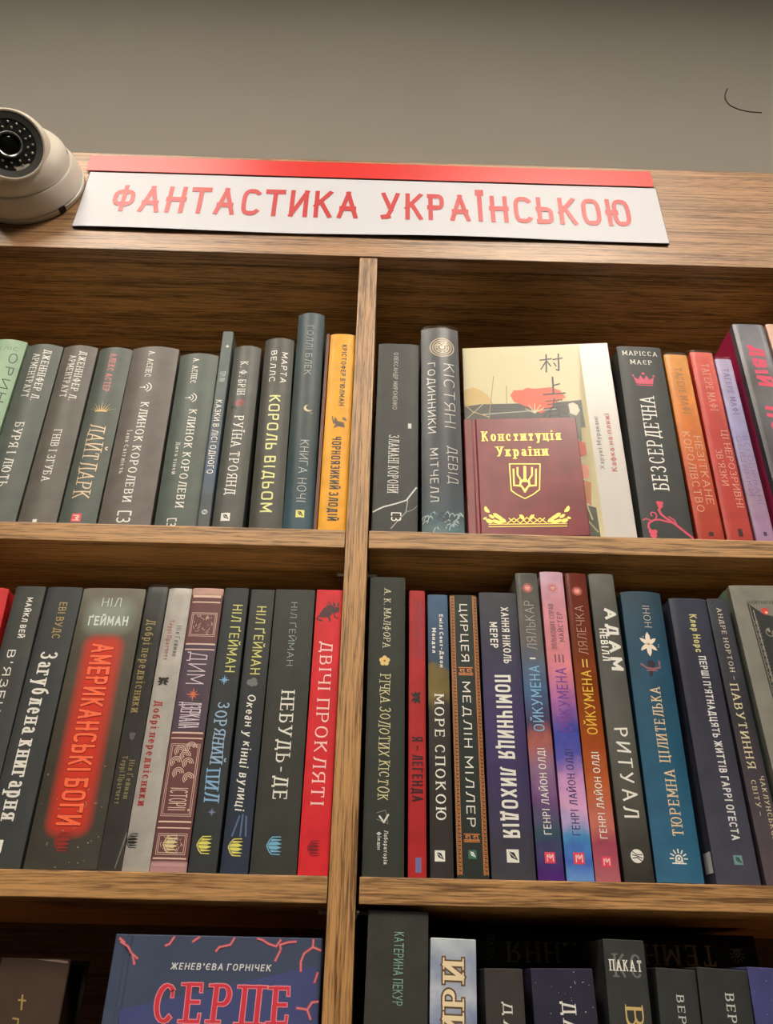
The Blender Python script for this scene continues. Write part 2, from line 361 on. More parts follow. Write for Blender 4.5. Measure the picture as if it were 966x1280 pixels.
def leaf(x, y, dx, dy, w):
    return [(x, y), (x+dx*.3-dy*w, y+dy*.3+dx*w), (x+dx*.7-dy*w*.8, y+dy*.7+dx*w*.8), (x+dx, y+dy), (x+dx*.7+dy*w*.8, y+dy*.7-dx*w*.8), (x+dx*.3+dy*w, y+dy*.3-dx*w)]
def icon(k, c):
    """small emblems in a unit box centred on 0"""
    P = Print(); dk = (30, 34, 34); rd = random.Random(3)
    if k == 'crown2':
        for i in range(-4, 5):
            a = PI/2-i*.28; L = .5 if i % 2 == 0 else .36
            P.add([[(i*.055-.02, -.25), (i*.055+.02, -.25), (i*.055+math.cos(a)*L*1.1, -.25+math.sin(a)*L*1.2)]], c)
        P.rect(-.28, .28, -.3, -.24, c)
    elif k == 'crown':
        P.add([[(-.5, .2), (-.4, -.25), (.4, -.25), (.5, .2), (.25, 0), (.14, .3), (0, .02), (-.14, .3), (-.25, 0)]], c); P.disc(0, .4, .08, c); P.rect(-.4, .4, -.36, -.3, c)
        for x in (-.5, .5): P.disc(x, .26, .06, c)
    elif k == 'sqmark':
        P.rect(-.5, .5, -.5, .5, c); P.line([(-.25, -.3), (-.25, .25), (.05, -.05), (.3, .3), (.3, -.3)], .1, (240, 200, 200), 1); P.line([(-.05, .3), (.1, .1)], .1, (240, 200, 200), 1)
    elif k == 'wreath':
        P.line(arcpts(0, 0, .5, .5, 20, 160, 2), .08, c); P.line(arcpts(0, -.1, .32, .32, 20, 160, 2), .07, c); P.disc(0, -.1, .1, c); P.line([(0, -.1), (0, -.5)], .06, c)
    elif k == 'br3':
        P.line([(-.15, .5), (-.5, .5), (-.5, -.5), (-.15, -.5)], .12, c); P.line(arcpts(.25, .25, .2, .24, 130, -90, 2)+arcpts(.25, -.25, .24, .25, 90, -130, 2), .12, c)
    elif k == 'star':
        for i in range(4):
            a = i*PI/2; P.add([[(math.cos(a)*.55, math.sin(a)*.55), (math.cos(a+PI/4)*.12, math.sin(a+PI/4)*.12), (0, 0), (math.cos(a-PI/4)*.12, math.sin(a-PI/4)*.12)]], c)
        for i in range(4):
            a = PI/4+i*PI/2; P.line([(0, 0), (math.cos(a)*.34, math.sin(a)*.34)], .05, c)
    elif k == 'ball':
        P.disc(0, 0, .5, c)
        for x in (-.25, 0, .25): P.line([(x-.1, -.36), (x*.4, 0), (x+.14, .38)], .07, dk, 1)
    elif k == 'rose':
        P.disc(-.1, .1, .32, c); P.disc(-.05, .14, .16, (90, 34, 36), 1, r0=.1); P.line([(.1, -.05), (.4, -.5)], .06, (50, 54, 50)); P.add([leaf(.2, -.2, .36, .1, .3), leaf(.24, -.24, -.1, -.34, .3)], (52, 58, 52))
    elif k == 'quill':
        P.rect(-.5, .5, -.5, .5, c); P.add([[(-.34, -.34), (-.26, .12), (.34, .4), (.12, -.14), (-.2, -.26)]], dk if sum(c) > 350 else (225, 235, 228), 1); P.line([(-.4, -.42), (.15, .2)], .05, c, 2)
    elif k == 'moon':
        a = arcpts(0, 0, .5, .5, 110, 340, 2); b = arcpts(.16, .1, .4, .4, 340, 110, 2)
        for i in range(len(a)-1): P.add([[a[i], a[i+1], b[-2-i], b[-1-i]]], c)
        for i in range(5): P.line([(.2+.08*i, -.55-.1*(i % 2)), (.22+.08*i, -.7-.1*(i % 2))], .02, c)
    elif k == 'bird':
        P.add([[(-.5, -.2), (-.1, .0), (.0, .42), (.14, .1), (.42, .5), (.34, .05), (.5, -.3), (.2, -.16), (-.05, -.3)]], c); P.add([leaf(-.45, .3, .3, .3, .25)], c); P.line([(-.5, -.4), (.1, -.28)], .08, c)
    elif k == 'tick': P.rect(-.5, .5, -.9, .9, c)
    elif k == 'maze':
        P.disc(0, 0, .54, (74, 74, 74), -1, n=28)
        for i, r in enumerate((.5, .4, .3, .2)): P.disc(0, 0, r, c, r0=r-.04, n=28)
        P.disc(0, 0, .1, c); P.line([(0, 0), (.2, .35)], .05, c); P.line([(-.3, .1), (-.1, .1)], .05, c)
        for i in range(8): P.line([(math.cos(i*.8)*.2, math.sin(i*.8)*.2), (math.cos(i*.8)*.3, math.sin(i*.8)*.3)], .04, c)
    elif k == 'waves':
        for i in range(26):
            x = rd.uniform(-.5, .45); y = rd.uniform(-.3, .22); l = rd.uniform(.1, .3)
            P.line([(x-.04, y), (x, y+l*.5), (x+.06, y+l*.7), (x+.09, y+l*.4)], .025, c if i % 3 else (70, 130, 150), i % 2)
    elif k == 'target':
        P.disc(0, 0, .5, c, 3, r0=.4); P.disc(0, 0, .3, c, 3, r0=.2); P.line([(-.5, 0), (.5, 0)], .06, c, 3); P.line([(0, -.5), (0, .5)], .06, c, 3)
    elif k == 'heart':
        P.add([leaf(0, -.5, 0, .9, .32)], c); P.disc(-.16, .2, .2, c); P.disc(.16, .2, .2, c)
    elif k == 'openbook':
        for s in (-1, 1):
            P.add([[(s*.02, -.45), (s*.02, .1), (s*.1, .4), (s*.22, .1), (s*.2, -.32)]], c); P.add([[(s*.24, -.3), (s*.28, .2), (s*.34, .42), (s*.38, -.2)]], c); P.line([(s*.02, -.5), (s*.3, -.36), (s*.48, -.2), (s*.5, .3)], .06, c)
    elif k in ('specks', 'specks2'):
        for i in range(46 if k == 'specks' else 26):
            x, y, r = rd.uniform(-.5, .5), rd.gauss(0, .45 if k == 'specks' else .35), rd.uniform(.006, .014)*(1 if k == 'specks' else .8)
            P.disc(x, y, r, c, n=5)
    elif k == 'wings':
        for s in (-1, 1):
            P.add([leaf(0, -.1, s*.45, .34, .28), leaf(0, -.15, s*.5, .02, .2), leaf(0, -.2, s*.4, -.24, .2)], c)
        P.disc(0, .1, .12, c)
    elif k == 'swirls':
        for cx, cy in ((-.2, .6), (.2, .1), (-.15, -.3), (.25, .75), (.3, -.5), (-.3, .15), (.05, .4)):
            for r in (.22, .15, .08): P.line(arcpts(cx, cy, r, r, 0, 230, 2), .028, c)
    elif k == 'cloud':
        for x, y, r in ((-.2, 0, .25), (.1, .12, .28), (.25, -.1, .2), (0, -.15, .2)): P.disc(x, y, r, c, n=12)
    elif k == 'beast':
        P.add([[(-.5, -.3), (-.3, .1), (0, .35), (.2, .3), (.3, .12), (.2, -.1), (.05, -.3), (-.2, -.34)]], c); P.add([[(.15, .2), (.5, .25), (.5, -.02), (.3, -.1), (.15, .02)]], c); P.line([(-.4, -.2), (-.56, -.4), (-.3, -.5)], .07, c); P.line([(.0, -.25), (.1, -.5)], .08, c); P.line([(.25, -.05), (.3, -.3), (.48, -.34)], .06, c); P.add([leaf(.3, .22, -.1, .28, .2), leaf(.4, .24, .08, .24, .2)], c)
        P.line([(-.1, .3), (0, .5), (.1, .33)], .04, c)
    elif k == 'flower':
        for i in range(5):
            a = PI/2+i*2*PI/5; P.disc(math.cos(a)*.28, math.sin(a)*.28, .22, c, n=10)
        P.disc(0, 0, .1, (150, 110, 60), 1)
    elif k == 'flower6':
        for i in range(6):
            a = PI/2+i*PI/3; P.add([leaf(0, 0, math.cos(a)*.55, math.sin(a)*.75, .2)], c)
        P.disc(0, 0, .08, (190, 160, 100), 1)
        for i in range(5): P.disc(math.cos(i*2)*.6, math.sin(i*2)*.5, .03, c, n=6)
    elif k == 'hand':
        P.disc(0, .1, .24, c); P.line([(-.1, -.6), (0, -.1), (.0, .2)], .2, c); P.line([(-.6, .1), (-.3, -.15), (.1, -.2), (.5, -.1), (.5, .3)], .1, (150, 96, 110), 1); P.line([(-.3, -.3), (.3, -.3)], .08, (150, 96, 110), 1)
    elif k == 'sun':
        P.disc(0, -.1, .22, c, r0=.14); P.disc(0, -.1, .08, c)
        for i in range(7):
            a = i*PI/6; P.line([(math.cos(a)*.32, math.sin(a)*.32-.1), (math.cos(a)*.52, math.sin(a)*.52-.1)], .07, c)
        P.line([(-.4, -.36), (.4, -.36)], .07, c); P.line([(-.2, -.32), (-.2, -.1)], .06, c); P.line([(.2, -.32), (.2, -.1)], .06, c)
    elif k == 'tri':
        P.line([(-.5, .3), (.1, .5), (.3, -.4), (-.5, -.1)], .03, c); P.line([(-.3, .1), (0, -.3), (.3, .2)], .12, (220, 220, 210), 1)
    elif k == 'badge':
        P.disc(0, 0, .34, c); P.disc(0, 0, .46, c, r0=.42); P.line([(-.18, .06), (.18, .06)], .05, (240, 220, 210), 1); P.line([(-.12, -.08), (.12, -.08)], .05, (240, 220, 210), 1)
        for a in (0, 1, 2): P.line([(math.cos(a*PI/3)*.62, math.sin(a*PI/3)*.4), (-math.cos(a*PI/3)*.62, -math.sin(a*PI/3)*.4)], .015, c)
    elif k == 'gem':
        P.disc(0, 0, .4, c); P.disc(.1, -.15, .14, (240, 190, 170), 1)
    return P

# ------------------------------------------------------------------ books
def spine_surf(rec):
    w, b, p = rec['w'], rec['b']/1000, rec['p']
    return lambda u, v, e: (u, b*abs(2*u/w)**p - e, v)
def cover_mesh(rec, D, t):
    w, H, b, p = rec['w'], rec['h'], rec['b']/1000, rec['p']; hw = w/2
    pts = []; N = 18
    hard = rec['kind'] == 'hard'
    g = .0009 if hard and w > .012 else 0
    pts.append((-hw, D)); pts.append((-hw, b+.0125)); pts.append((-hw+g, b+.0085)); pts.append((-hw+g*.3, b+.004))
    for i in range(N+1):
        u = -1+2*i/N; u = math.copysign(abs(u)**.8, u); pts.append((u*hw, b*abs(u)**p))
    pts += [(hw-g*.3, b+.004), (hw-g, b+.0085), (hw, b+.0125), (hw, D)]
    inn = [(max(-hw+t, min(hw-t, x)), min(y+t, D)) for x, y in pts]
    inn = [(x, max(y, b*.5+t)) if abs(x) < hw-t else (x, max(y, b+t)) for x, y in inn]; inn[0] = (-hw+t, D); inn[-1] = (hw-t, D)
    bm = bmesh.new(); c = .0005
    rings = []
    for z, ins in ((0, c), (c, 0), (H-c, 0), (H, c)):
        rings.append([bm.verts.new((x*(1-ins/hw), y+(ins if i not in (0, len(pts)-1) else 0), z)) for i, (x, y) in enumerate(pts)])
    for a, q in zip(rings, rings[1:]):
        for i in range(len(pts)-1):
            f = bm.faces.new((a[i], a[i+1], q[i+1], q[i]))
            f.material_index = 1 if (i < 2) and rec.get('side') else 0
    it = [bm.verts.new((x, y, H)) for x, y in inn]; ib = [bm.verts.new((x, y, 0)) for x, y in inn]
    for i in range(len(pts)-1):
        bm.faces.new((rings[-1][i], rings[-1][i+1], it[i+1], it[i])); bm.faces.new((rings[0][i+1], rings[0][i], ib[i], ib[i+1])); bm.faces.new((it[i], it[i+1], ib[i+1], ib[i]))
    for e in (0, -1): bm.faces.new((rings[0][e], rings[1][e], rings[2][e], rings[3][e], it[e], ib[e]))
    bmesh.ops.recalc_face_normals(bm, faces=bm.faces[:])
    return bm
def keypattern(P, x0, x1, y0, y1, c):
    # Greek key border running along y
    w = x1-x0; n = max(1, round((y1-y0)/(w*1.15))); s = (y1-y0)/n; lw = w*.15
    P.rect(x0-w*.22, x0-w*.06, y0, y1, c); P.rect(x1+w*.06, x1+w*.22, y0, y1, c)
    for i in range(n):
        y = y0+i*s
        P.line([(x0+lw, y), (x0+lw, y+s*.75), (x1-lw, y+s*.75), (x1-lw, y+s*.25), (x0+w*.5, y+s*.25), (x0+w*.5, y+s*.5)], lw, c)
        P.line([(x0+lw, y+s*.75), (x0+lw, y+s)], lw, c)
def make_prints(rec, root):
    w, H = rec['w'], rec['h']; surf = spine_surf(rec); cuts = [w*(-.5+i/12) for i in range(1, 12)] if rec['b'] > .4 else None
    clip = (-w*.5, w*.5, .0006, H-.0006)
    for it in rec['pr']:
        P = Print(); k = it[0]; name = it[-1]
        if k == 'T':
            _, s, v0, v1, u, cap, st, col, dr, name = it
            ln = abs(v0-v1); cm = cap*w; polys = text_polys(s, cm, ln, st)
            if st == 'outl':
                o = text_polys(s, cm, ln, st); ST['_o'] = (.36, .22, .42, 2, .4, 0, 0)
                P.add([[Vector((v.x, v.y)) for v in q] for q in text_polys_w(s, cm, ln, 'outl', .14)], (110, 84, 60), 0); P.add(polys, col, 3)
            elif st == 'neon':
                P.add(text_polys_w(s, cm, ln, 'neon', .05), (150, 24, 18), 0); P.add(polys, col, 3)
            else: P.add(polys, col)
            vc = (v0+v1)/2
            if dr == 'd': P.xf((u-.5)*w-cm/2, vc, -PI/2)
            else: P.xf((u-.5)*w+cm/2, vc, PI/2)
        elif k == 'F':
            _, s, v, u, cap, ln, st, col, name = it; cm = cap*w; P.add(text_polys(s, cm, ln*w, st), col, 1 if name == 'author_lettering' else 0); P.xf((u-.5)*w, v-cm/2)
        elif k == 'I':
            _, kind, v, u, sz, col, dr, name = it
            if kind == 'frame':
                hw = sz[0]*w/2; y0, y1 = sorted(sz[1:]);
                for q in (0, .0012): P.line([(-hw+q, y0+q), (hw-q, y0+q), (hw-q, y1-q), (-hw+q, y1-q), (-hw+q, y0+q)], .00035, col)
                if y1-y0 < .022:
                    rd = random.Random(5)
                    for i in range(26):
                        x = rd.uniform(-hw+.003, hw-.003); y = rd.uniform(y0+.003, y1-.003); P.line([(x, y), (x+rd.uniform(-.002, .002), y+rd.uniform(-.003, .003))], .0003, col)
            elif kind in ('key', 'keys'):
                y0, y1 = sorted(sz[1:])
                if kind == 'keys': hw = sz[0]*w/2*.62; keypattern(P, (u-.5)*w-hw, (u-.5)*w+hw, y0, y1, col)
                else:
                    Q = Print(); keypattern(Q, y0+.001, y1-.001, -sz[0]*w/2, sz[0]*w/2, col)
                    P.p = [([Vector((v.y, v.x)) for v in q], c_, l) for q, c_, l in Q.p]
            elif kind == 'lace':
                lace(P, w, H, col)
            else:
                P = icon(kind, col); P.xf((u-.5)*w, v, -PI/2 if dr == 'd' else 0, sz*w)
        elif k == 'R':
            _, y0, y1, u0, u1, col, name = it; P.rect((u0-.5)*w, (u1-.5)*w, min(y0, y1), max(y0, y1), col, -.5)
        elif k == 'L':
            _, pts, lw, col, name = it; P.line([((u-.5)*w, v) for u, v in pts], lw*w, col)
        P.build(name, root, surf, cuts, clip)
def lace(P, w, H, c):
    pale = (150, 146, 134)
    x0 = -w*.27
    P.add([[(x0, H*.93), (x0+.012, H*.885), (x0+.022, H*.875), (w*.5, H*.86), (w*.5, .02), (x0+.004, .02)]], c)
    P.line([(x0+.004, H*.9), (x0+.008, .02)], .0008, pale, 1); P.line([(x0+.0015, H*.92), (x0+.005, .02)], .0004, pale, 1)
    rd = random.Random(8)
    for i in range(34):
        y = H*.86-i*.0055; P.line([(x0+.0025+i*.0001, y), (x0+.0055+i*.0001, y-.003)], .0004, pale, 1); P.line([(x0+.0055+i*.0001, y), (x0+.0025+i*.0001, y-.003)], .0004, pale, 1)
    for i in range(26):
        cx, cy = rd.uniform(x0+.011, w*.46), rd.uniform(.03, H*.84); r = rd.uniform(.002, .004)
        P.line(arcpts(cx, cy, r, r, rd.uniform(0, 180), rd.uniform(250, 420), 2), .0006, pale, 1); P.add([leaf(cx, cy, r*rd.uniform(-1, 1), r, .3)], pale, 1)
    P.line(arcpts(w*.45, H*.54, .016, .018, 60, 330, 2), .0009, (200, 196, 186), 2)
def text_polys_w(s, cap, ln, st, extra):
    T_, t_, sf, n, g, sl, j = ST[st]
    # same advance, heavier strokes
    polys = text_polys(s, cap, ln, st)
    out = []
    for q in polys:
        c = sum(q, Vector((0, 0)))/len(q)
        e = extra*cap/2
        d = (q[1]-q[0]).normalized() if (q[1]-q[0]).length > 1e-9 else Vector((1, 0)); nn = Vector((-d.y, d.x))
        o = []
        for v in q:
            r = v-c; o.append(c+d*(r.dot(d)+math.copysign(e, r.dot(d)))+nn*(r.dot(nn)+math.copysign(e, r.dot(nn))))
        out.append(o)
    return out
def build_book(rec, group, D=.135, y0=None, name=None):
    w, H, a = rec['w'], rec['h'], rec['a']
    hard = rec['kind'] == 'hard'; t = (.0019 if hard else .0005) if w > .012 else .0004
    if rec.get('glow'):
        for p in rec['pr']:
            if p[0] == 'T': rec['gz'] = (min(p[2], p[3]), max(p[2], p[3]))
    root = empty(name or ('hardcover_book' if hard else 'paperback_book'), (rec['x'], rec['rec']/1000 if y0 is None else y0, rec['z']+w/2*abs(math.sin(a))), (0, a, 0))
    tag(root, rec['label'], 'book', group)
    cm = cover_mat(rec); mats = [cm]
    if rec.get('side'): mats.append(pmat(rec['side'], .3))
    obj('cover', cover_mesh(rec, D, t), mats, root, smooth=True)
    bm = bmesh.new(); m = .003 if hard else .0006
    box(bm, -w/2+t+.0001, w/2-t-.0001, rec['b']/1000+t+.0008, D-(.003 if hard else .0002), m, H-m)
    obj('page_block', bm, PAPER, root)
    make_prints(rec, root)
    if rec.get('wrap'):
        bm = bmesh.new(); surf = spine_surf(rec); nu, nv = 14, 40; rd = random.Random(int(w*1e5)); g = []
        for j in range(nv+1):
            row = []
            for i in range(nu+1):
                u = (-.5+i/nu)*w*.995; v = .0004+(H+.0006)*j/nv; e = .0006+rd.uniform(0, .00012)
                if j == nv: v += rd.uniform(0, .0022); e -= .0004
                x, y, z = surf(u, v, e); row.append(bm.verts.new((x, y, z)))
            g.append(row)
        for j in range(nv):
            for i in range(nu): bm.faces.new((g[j][i], g[j][i+1], g[j+1][i+1], g[j+1][i]))
        obj('plastic_wrap', bm, WRAP, root, smooth=False)
        for p in root.children[-1].data.polygons: p.use_smooth = True
    if rec.get('sticker'):
        bm = bmesh.new(); hw = -w/2-.0001; vs = [bm.verts.new(q) for q in ((hw, .004, .008), (hw, .018, .008), (hw, .018, .022), (hw, .004, .022))]
        bm.faces.new(vs); o = obj('price_sticker', bm, pmat((235, 235, 235)), root)
    return root
def face_book(name, loc, rotz, roty, W, H, T, colr, prints, label, group, hinge=True, mottle=.12, metal=0., rough=.4, prough=.4, pages=None):
    root = empty(name, loc, (0, roty, rotz)); tag(root, label, 'book', group)
    m = plain('cover_board', colr, rough, noise=mottle, scale=45); t = .0018
    bm = bmesh.new()
    hx = -W/2+.0095
    xs = [(-W/2, .0006), (-W/2+.0008, 0), (hx-.0025, 0), (hx-.001, .0009), (hx+.001, .0009), (hx+.0025, 0), (W/2-.0006, 0), (W/2, .0006)] if hinge else [(-W/2, .0006), (-W/2+.0006, 0), (W/2-.0006, 0), (W/2, .0006)]
    c = .0006; rings = []
    for z, ins in ((0, c), (c, 0), (H-c, 0), (H, c)): rings.append([bm.verts.new((x, y+ins, z)) for x, y in xs])
    for a, q in zip(rings, rings[1:]):
        for i in range(len(xs)-1): bm.faces.new((a[i], a[i+1], q[i+1], q[i]))
    back = [[bm.verts.new((x, t, z)) for x in (-W/2, W/2)] for z in (0, H)]
    bm.faces.new([back[0][0]]+[v for v in rings[0][::1]]+[back[0][1]]); bm.faces.new([back[1][1]]+rings[-1][::-1]+[back[1][0]])
    bm.faces.new((back[0][0], back[0][1], back[1][1], back[1][0]))
    bm.faces.new([back[0][0], back[1][0]]+[r[0] for r in rings[::-1]]); bm.faces.new([back[0][1]]+[r[-1] for r in rings]+[back[1][1]])
    bmesh.ops.recalc_face_normals(bm, faces=bm.faces[:])
    obj('front_cover', bm, m, root)
    bm = bmesh.new(); box(bm, -W/2, W/2, T-t, T, 0, H, .0004); obj('back_cover', bm, m, root)
    bm = bmesh.new(); box(bm, -W/2, -W/2+t, t, T-t, 0, H); obj('spine', bm, m, root)
    bm = bmesh.new(); box(bm, -W/2+t+.0003, W/2-.003, t+.0001, T-t-.0001, .003, H-.003); obj('page_block', bm, pages or PAPER, root)
    groups = {}
    for p in prints: groups.setdefault(p[-1] if p[0] in ('FT', 'UT') else p[3] if p[0] == 'PG' else p[4-0] if p[0] == 'X' else p[-2], []).append(p)
    for nm, ps in groups.items():
        P = Print()
        for p in ps:
            if p[0] == 'FT':
                _, s, xc, yb, cap, ln, st, col, _n = p
                Q = Print(); Q.add(text_polys(s, cap, ln, st), col, 6)
                if st == 'serifspike': Q.add(text_polys_w(s, cap, ln, st, .05), (236, 150, 160), 5)
                Q.xf(xc, yb); P.p += Q.p
            elif p[0] == 'UT':
                _, s, x, y0, y1, cap, st, col, _n = p; Q = Print(); Q.add(text_polys(s, cap*.9, abs(y1-y0), st), col, 6); Q.xf(x+cap, (y0+y1)/2, PI/2); P.p += Q.p
            elif p[0] == 'PL': P.line(p[1], p[2], p[3], p[5])
            elif p[0] == 'PG': P.add([p[1]], p[2], p[4])
        P.build(nm, root, lambda u, v, e: (u, -e, v), None, (-W/2+.0004, W/2-.0004, .0006, H-.0006), rough=prough, metal=metal)
    return root

